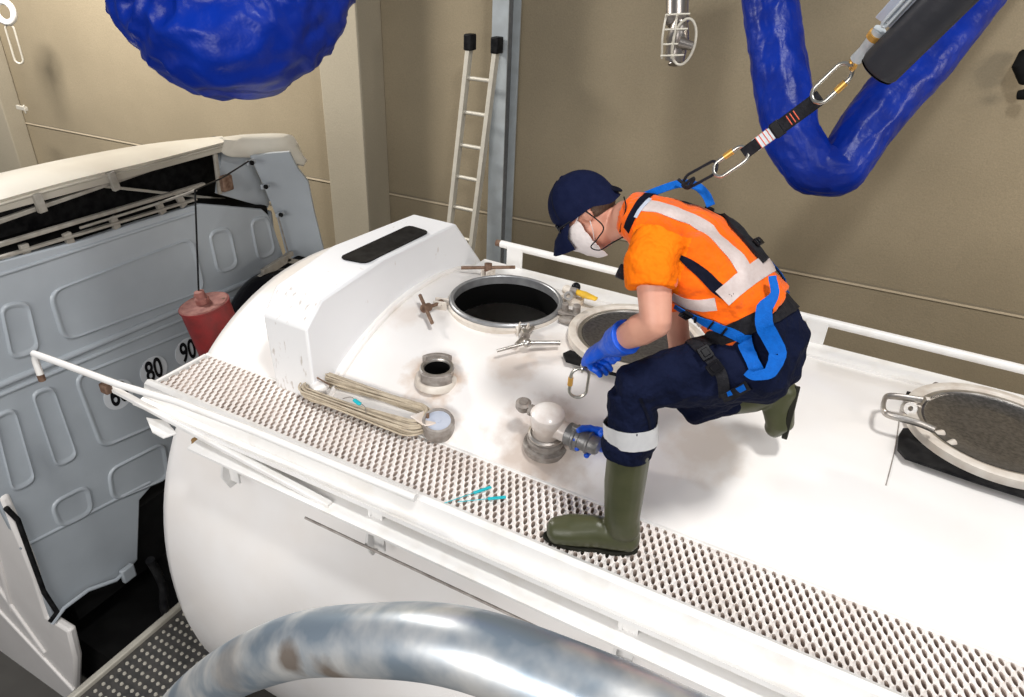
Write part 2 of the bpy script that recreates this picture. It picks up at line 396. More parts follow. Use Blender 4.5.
bm = bmesh.new(); bm.from_mesh(me_o); bm2 = bmesh.new(); bm2.from_mesh(me_i); bmesh.ops.reverse_faces(bm2, faces=bm2.faces); bm2.to_mesh(me_i)
bm.from_mesh(me_i); bm.to_mesh(me_o); bm.free(); bm2.free()
nf = len(me_o.polygons)//2
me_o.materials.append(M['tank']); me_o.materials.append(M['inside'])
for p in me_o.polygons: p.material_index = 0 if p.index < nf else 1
tmp = bpy.data.objects.new('tmp', me_o); C.objects.link(tmp)
cut = MB().cyl((MH.x, MH.y, -2.3), (MH.x, MH.y, -1.4), MR, seg=64).cyl((PORT.x, PORT.y, -2.3), (PORT.x, PORT.y, -1.4), PR, seg=32)
cme = raw_mesh('cut', cut); cme.materials.append(M['inside']); cmo = bpy.data.objects.new('cut', cme); C.objects.link(cmo)
b = tmp.modifiers.new('b', 'BOOLEAN'); b.operation = 'DIFFERENCE'; b.solver = 'EXACT'; b.object = cmo
me = bpy.data.meshes.new_from_object(tmp.evaluated_get(bpy.context.evaluated_depsgraph_get())); me.name = 'tank_shell'
bpy.data.objects.remove(tmp); bpy.data.objects.remove(cmo)
mats = list(me.materials); me.materials.clear()
shell_o = finish('tank_shell', me, [m for m in mats if m], tr, angle=30)

# overturn box across the front of the tank
def boxprof(x): return [V((x, 1.955, -1.98)), V((x, 1.965, -1.50)), V((x, 2.09, -1.412)), V((x, 2.55, -1.385)), V((x, 3.20, -1.40)), V((x, 3.46, -1.76)), V((x, 3.44, -1.95))]
xr = [-1.975, -1.99, -2.0, -2.015, -2.0, -1.94, -1.94]; xl = [-2.21, -2.245, -2.275, -2.33, -2.29, -2.2, -2.2]
rp = [V((xr[i], p.y, p.z)) for i, p in enumerate(boxprof(0))]; lp = [V((xl[i], p.y, p.z)) for i, p in enumerate(boxprof(0))]
mb = MB(); n = len(rp); vs = rp+lp
fs = []
for i in range(n-1): fs.append((i, i+1, n+i+1, n+i))
fs += [(n-1, 0, n, 2*n-1), tuple(range(n)), tuple(range(n, 2*n))[::-1]]
mb.add(vs, fs); mb.m = [1 if i in (0, 1) else 0 for i in range(len(fs))]
ob = build('overturn_box', mb, ['box', 'boxdirty'], tr, bevel=.010)
def ztop(y): return -1.412+.027*(y-2.09)/.46 if y < 2.55 else -1.385-.015*(y-2.55)/.65
q = [(-2.20, 2.44), (-2.045, 2.46), (-2.035, 2.99), (-2.185, 3.01)]
c = sum((V((a, b_, 0)) for a, b_ in q), V((0, 0, 0)))/4
pts = []
for i, (a, b_) in enumerate(q):
    p = V((a, b_, 0)); p0 = V((*q[i-1], 0)); p1 = V((*q[(i+1) % 4], 0))
    for d in ((p0-p).normalized()*.03, (p0-p).normalized()*.01+(p1-p).normalized()*.01, (p1-p).normalized()*.03): pts.append(p+d)
build('black_panel', MB().prism([V((p.x, p.y, ztop(p.y)+.004)) for p in pts], (0, 0, .006)), 'black', ob, smooth=False)
# weld flange where the box meets the tank
fl = [V((-1.965, y, zs(y)+.004)) for y in [2.0+.1*i for i in range(15)]]
fl = [V((-1.955+.10*math.exp(-((p.y-2.0)/.25)**2)*-0.0+.02, p.y, zs(p.y)+.006)) for p in fl]
build('weld_flange', MB().tube(fl, .013, 8), 'tank', tr)

# far coaming and far handrail
mb = MB().prism([V((-1.9, 3.22, -1.665)), V((-1.9, 3.36, -1.665)), V((-1.9, 3.36, -1.645)), V((-1.9, 3.22, -1.645))], (7.9, 0, 0))
mb.prism([V((-1.9, 3.34, -1.76)), V((-1.9, 3.36, -1.76)), V((-1.9, 3.36, -1.65)), V((-1.9, 3.34, -1.65))], (7.9, 0, 0))
build('far_coaming', mb, 'white', tr)
hr = build('far_handrail', MB().tube([(-1.80, 3.37, -1.53), (6, 3.37, -1.53)], .021, 12), 'white', tr)
build('end_plug', MB().cyl((-1.83, 3.37, -1.53), (-1.80, 3.37, -1.53), .019, seg=12), 'rust', hr)
for x in (-1.70, -.05, 1.6, 3.2): build('rail_post', MB().box((x, 3.355, -1.59), (.10, .012, .12)), 'white', hr, bevel=.003)

# walkway grating
GX0, GX1, GY0, GY1, GZ = -2.72, 6.0, 1.685, 1.985, -1.868
NR = 10; pw = (GY1-GY0)/NR; pl = .0325
mb = MB(); VIS = 2.2
cols = int((VIS-GX0)/pl)
cyv = (pw*pw-pl*pl/4)/(2*pw); tyv = (pl*pl/4+pw*pw)/(2*pw)
hexa = [(pl/2, cyv), (0, tyv), (-pl/2, cyv), (-pl/2, -cyv), (0, -tyv), (pl/2, -cyv)]
ring12 = []
for k in range(6):
    a, b_ = hexa[k], hexa[(k+1) % 6]; ring12 += [a, ((a[0]+b_[0])/2, (a[1]+b_[1])/2)]
for r in range(NR):
    for cidx in range(cols):
        cx = GX0+.022+(cidx+.5+(.5 if r % 2 else 0))*pl; cy = GY0+(r+.5)*pw
        edge_in = r == NR-1; edge_out = r == 0
        outer = []; inner = []; low = []
        for x, y in ring12:
            yy = cy+y
            yy = min(yy, GY1) if not edge_in else (GY1 if y > 0 else yy)
            yy = max(yy, GY0) if not edge_out else (GY0 if y < 0 else yy)
            outer.append(V((cx+x, yy, GZ-.001)))
            a = math.atan2(y/tyv, x/(pl/2)); ex, ey = .0074*math.cos(a), .0176*math.sin(a)
            if edge_in: ey *= .8; ey -= .003
            if edge_out: ey *= .8; ey += .003
            inner.append(V((cx+ex-.20*ey, cy+ey, GZ+.0045))); low.append(V((cx+ex*.96-.20*ey, cy+ey*.96, GZ-.020)))
        vs = outer+inner+low; fs = []
        for k in range(12):
            l = (k+1) % 12; fs.append((k, l, 12+l, 12+k)); fs.append((12+k, 12+l, 24+l, 24+k))
        mb.add(vs, fs)
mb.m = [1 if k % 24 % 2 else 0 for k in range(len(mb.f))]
g = build('walkway_grating', mb, ['grate', 'hole_shade'], tr, angle=50)
build('solid_walkway_end', MB().box(((VIS+GX1)/2, (GY0+GY1)/2, GZ-.01), (GX1-VIS, GY1-GY0, .02)), 'grate', g)
mb = MB()
mb.box(((GX0+GX1)/2, GY1+.008, GZ-.012), (GX1-GX0, .016, .034))
mb.box((GX0+.004, (GY0+GY1)/2, GZ-.012), (.016, GY1-GY0, .034))
build('walkway_rim', mb, 'white', tr, bevel=.003)
# shallow tray under the grating that hides the tank flank
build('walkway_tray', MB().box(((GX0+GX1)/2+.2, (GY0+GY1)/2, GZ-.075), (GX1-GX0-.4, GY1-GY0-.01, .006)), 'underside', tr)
# outer walkway beam: rounded white edge, ledge, groove, lower ledge
prof = [(1.690, -1.905), (1.690, -1.858), (1.672, -1.850), (1.650, -1.862), (1.640, -1.90), (1.628, -1.925), (1.60, -1.930), (1.575, -1.915), (1.572, -1.935), (1.60, -1.955), (1.66, -1.955), (1.66, -1.905)]
build('walkway_beam', MB().prism([V((-2.74, y, z)) for y, z in prof], (8.7, 0, 0)), 'white', tr, angle=30)
build('lower_ledge', MB().prism([V((-2.35, y, z)) for y, z in [(1.625, -1.985), (1.53, -2.00), (1.53, -2.012), (1.625, -1.997)]], (8.3, 0, 0)), 'white', tr)
build('seam_strip', MB().tube([(-1.7, 1.545, -2.11), (6, 1.545, -2.11)], .006, 6), 'cast', tr)
for x in (-2.2, -1.4, -.35, .55, 1.5):
    mb = MB().prism([V((x, 1.90, -1.95)), V((x, 1.60, -1.945)), V((x, 1.555, -2.12)), V((x, 1.585, -2.20)), V((x, 1.62, -2.20))], (.012, 0, 0))
    mb.box((x+.03, 1.60, -2.06), (.07, .010, .20))
    build('walkway_bracket', mb, 'white', tr)
# folded guard rail with its hooked end
p0 = AZ(34, 353, -1.84)
path = [p0+V((.01, -.01, -.115)), p0+V((.0, -.005, -.045)), p0+V((.012, .0, -.012)), p0+V((.05, .0, .0)), AZ(120, 385, -1.83), V((-2.45, 1.60, -1.83)), V((-2.0, 1.62, -1.832)), V((-1.2, 1.635, -1.84))]
path = spline(path[:5], 6)+[V(p) for p in path[5:]]
grl = build('guard_rail', MB().tube(path, .0165, 12), 'white', tr)
build('hook_plug', MB().cyl(path[0], path[0]+V((.0, -.0, -.035)), .017, seg=14), 'rust', grl)
build('rail_clamp', MB().box(AZ(106, 388, -1.89), (.05, .035, .05)), 'rust', grl, bevel=.006)
a = AZ(104, 384, -1.90); b_ = AZ(330, 505, -1.99)
build('lower_rail', MB().bar(a, b_, .03, .022), 'white', grl, bevel=.004)
bp = AZ(200, 443, -2.02)
mb = MB().cyl(bp+V((-.03, 0, 0)), bp+V((.035, 0, 0)), .022, seg=8).cyl(bp+V((-.045, 0, 0)), bp+V((.05, 0, 0)), .011, seg=10)
build('pivot_bolt', mb, 'bolt', grl)
build('stay_bar', MB().bar(bp+V((.03, 0, .0)), AZ(262, 478, -2.06), .018, .01), 'greycast', grl)
a = AZ(146, 417, -1.97)
build('latch_tab', MB().prism([a, a+V((.10, -.05, -.01)), a+V((.17, -.05, -.015)), a+V((.2, -.0, -.01)), a+V((.1, .03, 0))], (0, 0, -.012)), 'white', grl, bevel=.003)

# manhole collar
def ringprof(r0, r1, z0, z1): return [(r1, z0), (r1, z1-.006), (r1-.006, z1), (r0+.004, z1), (r0, z1-.004), (r0, z0)]
mb = MB().lathe(ringprof(.266, .288, -.05, 0), (MH.x, MH.y, -1.572), (0, 0, 1), 72, cap=False)
col = build('manhole_collar', mb, 'collar', tr)
build('neck_shade_liner', MB().lathe([(.268, -.16), (.268, -.045), (.262, -.045), (.262, -.16)], (MH.x, MH.y, -1.572), (0, 0, 1), 72, cap=False), 'inside', col)  # added liner, black in place of shade down the manhole
build('lower_neck', MB().lathe([(.300, -.12), (.300, -.022), (.290, -.014)], (MH.x, MH.y, -1.575), (0, 0, 1), 72, cap=False), 'rim', col)

# swing clamps: hinge lug, stud, T handle
def clamp(base, lean, hand, L, m, mh, lug_dir, hl=.085):
    base = V(base); lean = V(lean).normalized()
    lug = MB(); x = V(lug_dir).normalized(); y = V((-x.y, x.x, 0))
    for s_ in (-.02, .02): lug.box(base+y*s_+V((0, 0, .005)), (.07, .010, .05), (x, y, V((0, 0, 1))))
    lug.cyl(base-y*.035+V((0, 0, .012)), base+y*.035+V((0, 0, .012)), .011, seg=12)
    c_ = build('clamp_lug', lug, 'rim', tr, bevel=.004)
    tip = base+V((0, 0, .012))+lean*L
    mb = MB().cyl(base+V((0, 0, .012)), tip, .009, seg=10).cyl(base+lean*(L-.045)+V((0, 0, .012)), tip, .021, seg=12).ell(base+V((0, 0, .012)), (V((1, 0, 0)), V((0, 1, 0)), V((0, 0, 1))), (.018, .018, .018), 10, 8)
    sd = build('swing_stud', mb, m, c_)
    h = V(hand).normalized(); t2 = tip-lean*.02
    build('t_handle', MB().cyl(t2-h*hl-V((0, 0, .01)), t2+h*hl, .0095, seg=10), mh, sd)
    return c_
clamp(AZ(441, 305, -1.595), AZ(423, 313, -1.585)-AZ(441, 305, -1.595)+V((0, 0, .01)), AZ(408, 292, -1.57)-AZ(425, 330, -1.61), .135, 'rust', 'rust', (1, .3, 0), .115)
c1 = AZ(488, 274, -1.62)
clamp(c1, V((-.1, .2, 1)), AZ(514, 269, -1.56)-AZ(456, 268, -1.56), .05, 'rust', 'rust', (.3, 1, 0), .15)
c2 = AZ(523, 331, -1.60)
cl = clamp(c2, AZ(527, 344, -1.585)-c2, V((0, 1, 0)), .09, 'steel', 'steel', (.3, -1, 0))
k = AZ(527, 343, -1.575)
hm = build('long_handle', MB().cyl(k, AZ(560, 343, -1.575), .011, seg=12).cyl(k, AZ(497, 351, -1.60), .008, .007, seg=12).ell(k, (V((1, 0, 0)), V((0, 1, 0)), V((0, 0, 1))), (.022, .022, .02)), 'steel', cl)
# hinge between manhole and lid, with the yellow lever
hc = AZ(566, 290, -1.585)
mb = MB().cyl(hc+V((-.01, .01, 0)), hc+V((.07, -.02, 0)), .026, seg=16).box(hc+V((.035, -.03, -.02)), (.06, .12, .04)).box(hc+V((.09, -.07, -.02)), (.06, .08, .04))
hg = build('lid_hinge', mb, 'rim', tr, bevel=.006)
e1 = AZ(569, 297, -1.56); build('hinge_eye', MB().lathe([(.012, 0), (.024, 0), (.024, .02), (.012, .02), (.012, 0)], e1, (.1, -.7, .7), 18, cap=False), 'steel', hg)
h2 = AZ(569, 313, -1.575)
build('latch_plate', MB().box(h2, (.10, .055, .018)).cyl(h2+V((-.02, 0, 0)), h2+V((-.02, -.005, .05)), .016, seg=12).cyl(h2+V((.035, .01, 0)), h2+V((.035, .005, .05)), .02, seg=14), 'cast', hg, bevel=.004)
build('black_knob', MB().ell(AZ(576, 287, -1.54), (V((1, 0, 0)), V((0, 1, 0)), V((0, 0, 1))), (.024, .024, .024)), 'blackgloss', hg)
ya, yb = AZ(577, 292, -1.55), AZ(596, 299, -1.56)
build('yellow_lever', MB().loft([(ya, .016, .014), (ya*.6+yb*.4, .026, .016), (yb, .020, .008)], (0, 1, 0), 14), 'yellow', hg)
build('lever_spring', MB().cyl(ya+V((-.035, 0, 0)), ya+V((.0, 0, 0)), .020, seg=14), 'cast', hg)

# lids laid open, underside up, on black rubber pads
def lid(c_, R, nm):
    mb = MB().lathe([(R-.012, -.045), (R, -.038), (R, -.006), (R-.008, 0), (R-.034, 0), (R-.042, -.008), (R-.046, -.022)], c_, (0, 0, 1), 80, cap=False)
    mb.lathe([(R-.012, -.045), (.02, -.05)], c_, (0, 0, 1), 80, cap=False)
    l_ = build(nm, mb, 'rim', tr)
    build('seal_ring', MB().lathe([(R-.043, -.012), (R-.048, -.010), (R-.060, -.012), (R-.064, -.020)], c_, (0, 0, 1), 80, cap=False), 'steel', l_)
    build('gasket_disc', MB().lathe([(R-.044, -.022), (R-.07, -.014), (R-.078, -.020), (R*.35, -.023), (.004, -.021)], c_, (0, 0, 1), 80, cap=True), 'lid', l_)
    return l_
L1c = V((-.77, 2.80, -1.550)); l1 = lid(L1c, .315, 'manhole_lid')
L2c = V((.68, 2.83, -1.545)); l2 = lid(L2c, .325, 'manhole_lid')
for (x, y), e_ in (((-1.10, 2.80), V((1, .1, 0))), ((-.62, 2.60), V((.3, -1, 0)))):
    d = e_.normalized(); build('clamp_ear', MB().loft([(V((x, y, -1.575)), .03, .018), (V((x, y, -1.575))-V((.05, .0, .01)), .022, .016)], (0, 1, 0), 12), 'cast', l1)
def pad(px_pts, z, nm='rubber_pad'):
    pts = [AZ(a, b, z) for a, b in px_pts]
    vs = []; 
    mb = MB().prism(pts, (0, 0, -.012)); return build(nm, mb, 'black', tr)
pad([(563, 353), (570, 350), (625, 366), (650, 378), (648, 382), (600, 370), (566, 360)], -1.592)
pad([(899, 435), (903, 428), (920, 428), (945, 446), (1060, 486), (1090, 505), (1060, 507), (980, 482), (906, 457), (898, 448)], -1.585)
pad([(907, 391), (922, 394), (925, 405), (905, 402)], -1.575)
# lid handle (stirrup) and ears of the right-hand lid
hp = [AZ(a, b, -1.50) for a, b in ((922, 400), (890, 396), (884, 401), (884, 411), (892, 416), (918, 423), (935, 430))]
hz = spline(hp, 5)
build('stirrup_handle', MB().tube(hz, .009, 10, flat=1.6), 'steel', l2)
for a, b in ((908, 408), (918, 399), (932, 436), (945, 447), (926, 389), (935, 386)):
    p = AZ(a, b, -1.580); d = (L2c-p); d.z = 0; d.normalize()
    build('clamp_ear', MB().loft([(p, .020, .015), (p+d*.035, .028, .018)], (0, 0, 1), 12), 'rim' if a not in (926, 935) else 'cast', l2)
p = AZ(907, 408, -1.545); build('hinge_eye', MB().lathe([(.010, 0), (.026, 0), (.026, .03), (.010, .03), (.010, 0)], p, (.3, -.8, .5), 18, cap=False), 'steel', l2)
# welding lines on the tank top
def seam(pp, r=.0022):
    pts = [AZ(a, b, -1.63) for a, b in pp]; pts = [V((p.x, p.y, zs(p.y)+.0005)) for p in pts]
    pts = [V((p.x, p.y, zs(p.y)+.0005)) for p in spline(pts, 8)]
    return MB().tube(pts, r, 6)
build('weld_seam', seam([(897, 424), (893, 455), (888, 480)]), 'cast', tr)
build('weld_seam', seam([(438, 382), (436, 392), (435, 402)]), 'cast', tr)

# open vent pipe with claw collar
pc = V((PORT.x, PORT.y, -1.665)); tilt = (0, -.05, 1)
vp = build('vent_pipe', MB().lathe([(.074, -.09), (.072, -.02), (.078, -.016), (.078, -.002), (.073, .003), (.062, .003), (.058, -.004), (.058, -.12)], pc, tilt, 40, cap=False), 'steel', tr)
build('bore_shade_liner', MB().lathe([(.0575, -.12), (.0575, -.008), (.0565, -.008), (.0565, -.12)], pc, tilt, 40, cap=False), 'inside', vp)  # added liner, black in place of shade inside the pipe
build('weld_ring', MB().lathe([(.105, -.075), (.100, -.052), (.090, -.042), (.074, -.040)], pc, tilt, 40, cap=False), 'rim', vp)
def claw(a0, a1, c_=pc, r0=.070, r1=.092, z0=-.02, z1=.022):
    n = 14; vs = []; fs = []
    for i in range(n+1):
        a = a0+(a1-a0)*i/n
        for r, z in ((r0, z0), (r1, z0), (r1, z1), (r0, z1)): vs.append(c_+V((r*math.cos(a), r*math.sin(a), z)))
    for i in range(n):
        for k in range(4): l = (k+1) % 4; fs.append((i*4+k, i*4+l, i*4+4+l, i*4+4+k))
    fs += [(0, 1, 2, 3), (n*4+3, n*4+2, n*4+1, n*4)]
    return MB().add(vs, fs)
build('collar_claw', claw(math.radians(75), math.radians(170)), 'cast', vp, bevel=.003)
build('collar_claw', claw(math.radians(-110), math.radians(-10), z0=-.045, z1=.002), 'cast', vp, bevel=.003)

# capped coupling with pale disc
dc = AZ(438, 420, -1.772)
cd = build('capped_coupling', MB().lathe([(.068, -.07), (.070, -.01), (.066, .0), (.056, .002), (.054, -.006)], dc, (.12, -.25, 1), 36, cap=False), 'cast', tr)
build('pale_disc', MB().lathe([(.055, -.006), (.012, -.004), (.012, -.002), (.002, -.002)], dc, (.12, -.25, 1), 36, cap=True), 'disc', cd)

# white angle valve with side port, cap and grey coupling
vb = AZ(546, 441, -1.765); vb.z = zs(vb.y)
ax = (V((.05, -.12, 1))).normalized()
vl = build('angle_valve', MB().lathe([(.056, .04), (.058, .09), (.066, .105), (.070, .14), (.066, .17), (.046, .185), (.0, .188)], vb, ax, 36), 'tank', tr)
build('base_flange', MB().lathe([(.092, -.02), (.092, .006), (.072, .010), (.066, .026), (.078, .030), (.078, .042), (.066, .046), (.066, .06), (.058, .064)], vb, ax, 40), 'cast', vl)
build('steel_band', MB().lathe([(.070, .050), (.075, .054), (.075, .062), (.066, .066)], vb, ax, 40, cap=False), 'steel', vl)
vc = vb+ax*.112
sd = (AZ(598, 434, -1.60)-AZ(552, 416, -1.60)); sd.z = -.012; sd = sd.normalized()
build('side_outlet', MB().cyl(vc, vc+sd*.095, .044, .040, 28), 'tank', vl)
cp = vc+sd*.090
cpl = build('hose_coupling', MB().lathe([(.040, 0), (.046, .004), (.046, .030), (.050, .034), (.050, .042), (.044, .046), (.044, .06), (.041, .062), (.041, .09), (.046, .094), (.046, .10), (.038, .104), (.035, .135), (.030, .140)], cp, sd, 36), 'greycast', vl)
x_, y_, z_ = frame(sd)
for sgn in (1, -1): build('coupling_lug', MB().box(cp+sd*.04+V((0, 0, 1))*.048*sgn+V((0, -.01, 0)), (.03, .022, .018)), 'greycast', cpl, bevel=.004)
lt = -sd; q0 = vc+V((0, 0, .03))
build('small_side_pipe', MB().cyl(q0, q0+lt*.085, .020, seg=20), 'tank', vl)
sv = build('relief_cap', MB().lathe([(.018, 0), (.024, .003), (.024, .012), (.018, .016), (.020, .05), (.014, .062)], q0+lt*.07, lt, 20), 'cast', vl)
build('relief_knob', MB().lathe([(.024, -.015), (.032, .0), (.032, .022), (.020, .028), (.018, .034)], q0+lt*.115, (.1, -.2, 1), 20), 'cast', sv)

# two cord hooks beside the walkway
h0 = AZ(318, 386, -1.80); h1 = AZ(424, 421, -1.80)
b0 = build('cord_hook', MB().loft([(h0+V((-.02, 0, -.05)), .035, .03), (h0+V((0, 0, .0)), .045, .034), (h0+V((.035, -.02, .01)), .04, .022)], (0, 1, 0), 16), 'tank', tr)
build('hook_bolt', MB().cyl(h0+V((-.012, .01, .02)), h0+V((-.012, .01, .055)), .007, seg=8).cyl(h0+V((-.05, .01, .045)), h0+V((.08, -.01, .04)), .004, seg=8), 'rust', b0)
b1 = build('cord_hook', MB().prism([h1+V((-.055, -.025, .012)), h1+V((.04, -.05, .012)), h1+V((.07, -.01, .012)), h1+V((.03, .035, .012)), h1+V((-.02, .055, .012))], (0, 0, .010)), 'tank', tr, bevel=.004)
build('hook_bolt', MB().cyl(h1+V((.02, .0, -.06)), h1+V((.02, .0, .045)), .007, seg=8), 'rust', b1)

# ================================================================== coiled cord
A0, A1 = h0+V((.0, 0, -.005)), h1+V((-.05, 0, -.012))
mb = MB(); u = (A1-A0); u.z = 0; L = u.length; u.normalize(); vv = V((-u.y, u.x, 0))
for i in range(34):
    w_ = .095+random.uniform(0, .075); dl = random.uniform(-.01, .025); sag = random.uniform(-.012, .012); base_z = -1.805+random.uniform(-.022, .020)
    loop = []
    for p in oval((A0+A1)/2, L+w_*.9+dl, w_, u, vv, 36):
        t_ = (p-A0).dot(u)/L; w2 = (p-(A0+A1)/2).dot(vv)
        b2 = 1+.25*math.sin(math.pi*max(0, min(1, t_)))
        q_ = (A0+A1)/2+u*((p-(A0+A1)/2).dot(u))+vv*(w2*b2+sag*math.sin(math.pi*t_*1.3))
        q_.z = base_z-.012*math.sin(3*t_+i)+(.012 if w2 > 0 else -.006)
        loop.append(q_)
    mb.tube(loop, .0042, 6, closed=True)
cc = build('coiled_cord', mb, 'rope'); tag(cc, 'bundle of beige cord wound between two hooks at the walkway edge', 'cord')
sl = AZ(357, 402, -1.79)
s1 = build('seal_tag', MB().loft([(sl+V((-.018, .006, 0)), .010, .007), (sl+V((.02, -.006, 0)), .010, .007)], (0, 1, 0), 12), 'cyan', cc)
build('seal_wire', MB().tube(spline([sl+V((-.08, .0, -.01)), sl+V((-.04, .01, .006)), sl, sl+V((.05, -.01, .0)), sl+V((.085, -.045, .0))], 5), .002, 6), 'cast', cc)
# cyan seals lying on the grating
for k, (a, b) in enumerate((((462, 497), (491, 487)), ((476, 500), (506, 497)))):
    p, q_ = AZ(*a, GZ+.014), AZ(*b, GZ+.014)
    t_ = build('plastic_seal', MB().bar(p*.6+q_*.4, q_, .012, .006).tube(spline([p+(p-q_)*.6, p, p*.6+q_*.4], 4), .002, 6), 'cyan', bevel=.001)
    tag(t_, ['cyan plastic seal on the grating, the one nearer the coiled cord', 'cyan plastic seal on the grating, the one nearer the planted boot'][k], 'seal', 'plastic seals dropped on the walkway')
# ================================================================== tractor unit
CXW = -4.0
tk = thing('tractor_unit', 'white tractor cab seen from behind with a raised roof spoiler and side fairings', 'truck', (-5.2, 2.7, FLOOR))
def cy(px, py, x=CXW): return AX(px, py, x)
# back wall outline with wheel arch at its foot
out = [cy(-20, 266), cy(85, 240), cy(140, 222), cy(200, 204), cy(262, 209), cy(270, 216), cy(286, 262), cy(240, 300), cy(210, 420), cy(140, 500), cy(138, 560), cy(122, 578), cy(92, 588), cy(66, 606), cy(54, 622), cy(46, 600), cy(20, 545), cy(-20, 470)]
out = [V((CXW, p.y, p.z)) for p in out]
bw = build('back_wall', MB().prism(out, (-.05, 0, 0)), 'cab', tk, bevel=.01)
def pressed(px_pts, up=.016, inset=.028, nm='pressed_panel'):
    P = [cy(a, b) for a, b in px_pts]; P = [V((CXW, p.y, p.z)) for p in P]
    n = len(P); rp_ = []
    for i, p in enumerate(P):       # rounded corners
        a, b = P[i-1], P[(i+1) % n]; la, lb = (a-p).length, (b-p).length; r = min(.09, la*.42, lb*.42)
        s0 = p+(a-p).normalized()*r; s1_ = p+(b-p).normalized()*r
        for k in range(7): t_ = k/6; rp_.append(s0*(1-t_)**2+p*2*t_*(1-t_)+s1_*t_*t_)
    c_ = sum(rp_, V((0, 0, 0)))/len(rp_); m = len(rp_)
    def ring(ins, x): return [V((CXW+x, (p+(c_-p).normalized()*ins).y, (p+(c_-p).normalized()*ins).z)) for p in rp_]
    vs = ring(0, -.004)+ring(.008, .012)+ring(.020, .014)+ring(.034, .002)+ring(.045, .001)
    fs = []
    for k in range(4):
        for i in range(m): j = (i+1) % m; fs.append((k*m+i, k*m+j, (k+1)*m+j, (k+1)*m+i))
    fs.append(tuple(4*m+i for i in range(m)))
    return build(nm, MB().add(vs, fs), 'cab', bw, angle=60)
pressed([(46, 292), (193, 236), (206, 290), (62, 343)])
pressed([(-2, 304), (29, 299), (41, 352), (10, 362)])
pressed([(207, 231), (230, 225), (239, 268), (217, 276)])
pressed([(249, 219), (268, 214), (276, 254), (257, 262)])
pressed([(30, 392), (52, 384), (78, 458), (56, 469)])
pressed([(72, 376), (200, 325), (215, 400), (100, 450)])
pressed([(48, 503), (89, 482), (95, 512), (58, 531)])
pressed([(106, 470), (165, 440), (170, 478), (111, 503)])
pressed([(-8, 415), (14, 406), (36, 482), (12, 494)])
for a, b, r in (((-10, 389), (258, 277), .022), ((-10, 399), (262, 286), .014), ((20, 548), (150, 482), .012), ((-4, 276), (196, 212), .012)):
    p, q_ = cy(*a), cy(*b); build('pressed_rib', MB().tube([p, q_], r, 10, flat=1), 'cab', bw)
pf = [cy(86, 226), cy(197, 190), cy(262, 200), cy(262, 212), cy(198, 206), cy(86, 241)]
# white cab roof coloured black for the shade under the spoiler
a0 = cy(-20, 266); a1 = cy(200, 204); a2 = cy(262, 209)
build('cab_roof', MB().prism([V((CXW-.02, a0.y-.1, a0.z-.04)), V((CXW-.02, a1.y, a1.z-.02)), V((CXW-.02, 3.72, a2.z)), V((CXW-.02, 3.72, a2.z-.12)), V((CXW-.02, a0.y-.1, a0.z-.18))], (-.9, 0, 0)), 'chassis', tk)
build('shade_backing', MB().box((-4.45, 2.52, -1.58), (.03, 2.4, .40)), 'black', tk)  # added black panel where the spoiler interior is in shade
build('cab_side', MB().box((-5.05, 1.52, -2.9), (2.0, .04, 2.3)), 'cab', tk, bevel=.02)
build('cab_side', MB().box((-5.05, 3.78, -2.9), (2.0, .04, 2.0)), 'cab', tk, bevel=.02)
# spoiler: curved cream shell, seam, lip
rear = [AX(-25, 209, -4.02), AX(0, 200, -4.02), AX(76, 179, -4.02), AX(155, 160, -4.02), AX(224, 142, -4.02)]
top = [AX(-25, 179, -4.35), AX(0, 173, -4.35), AX(69, 158, -4.35), AX(148, 144, -4.35), AX(222, 136, -4.35)]
mb = MB(); R_ = spline(rear, 6); T_ = spline(top, 6); n = len(R_)
rows = [[p+V((-.04, 0, -.035)) for p in R_], R_, [p*.6+q_*.4+V((0, 0, .022)) for p, q_ in zip(R_, T_)], T_, [q_+V((-.3, 0, -.09)) for q_ in T_], [q_+V((-1.2, 0, -.75)) for q_ in T_]]
rows = rows+[[p-V((0, 0, .025)) for p in r_] for r_ in rows[::-1]]
vs = [p for r_ in rows for p in r_]; fs = []
k = len(rows)
for i in range(k):
    for j in range(n-1): i2 = (i+1) % k; fs.append((i*n+j, i*n+j+1, i2*n+j+1, i2*n+j))
fs += [tuple(i*n for i in range(k)), tuple(i*n+n-1 for i in range(k))[::-1]]
sp = build('roof_spoiler', MB().add(vs, fs), 'cream', tk, angle=50)
# rounded corner wing of the spoiler
cr = [AX(222, 137, -4.1), AX(250, 134, -4.1), AX(287, 134, -4.1), AX(297, 142, -4.1), AX(306, 162, -4.1)]
lo = [AX(222, 150, -4.02), AX(232, 155, -4.02), AX(262, 156, -4.0), AX(284, 158, -4.0), AX(304, 165, -4.0)]
R_ = spline(cr, 6); T_ = spline(lo, 6); n = len(R_)
mids = [(p+q_)/2+V((.03, 0, .03)) for p, q_ in zip(R_, T_)]
rows = [T_, mids, R_, [p+V((-.3, -.02, -.12)) for p in R_], [p+V((-.9, -.1, -.6)) for p in R_]]; rows = rows+[[p+V((-.012, 0, -.015)) for p in r_] for r_ in rows[::-1]]
k = len(rows); vs = [p for r_ in rows for p in r_]; fs = []
for i in range(k):
    for j in range(n-1): i2 = (i+1) % k; fs.append((i*n+j, i*n+j+1, i2*n+j+1, i2*n+j))
fs += [tuple(i*n for i in range(k)), tuple(i*n+n-1 for i in range(k))[::-1]]
build('spoiler_corner', MB().add(vs, fs), 'cream', sp, angle=60)
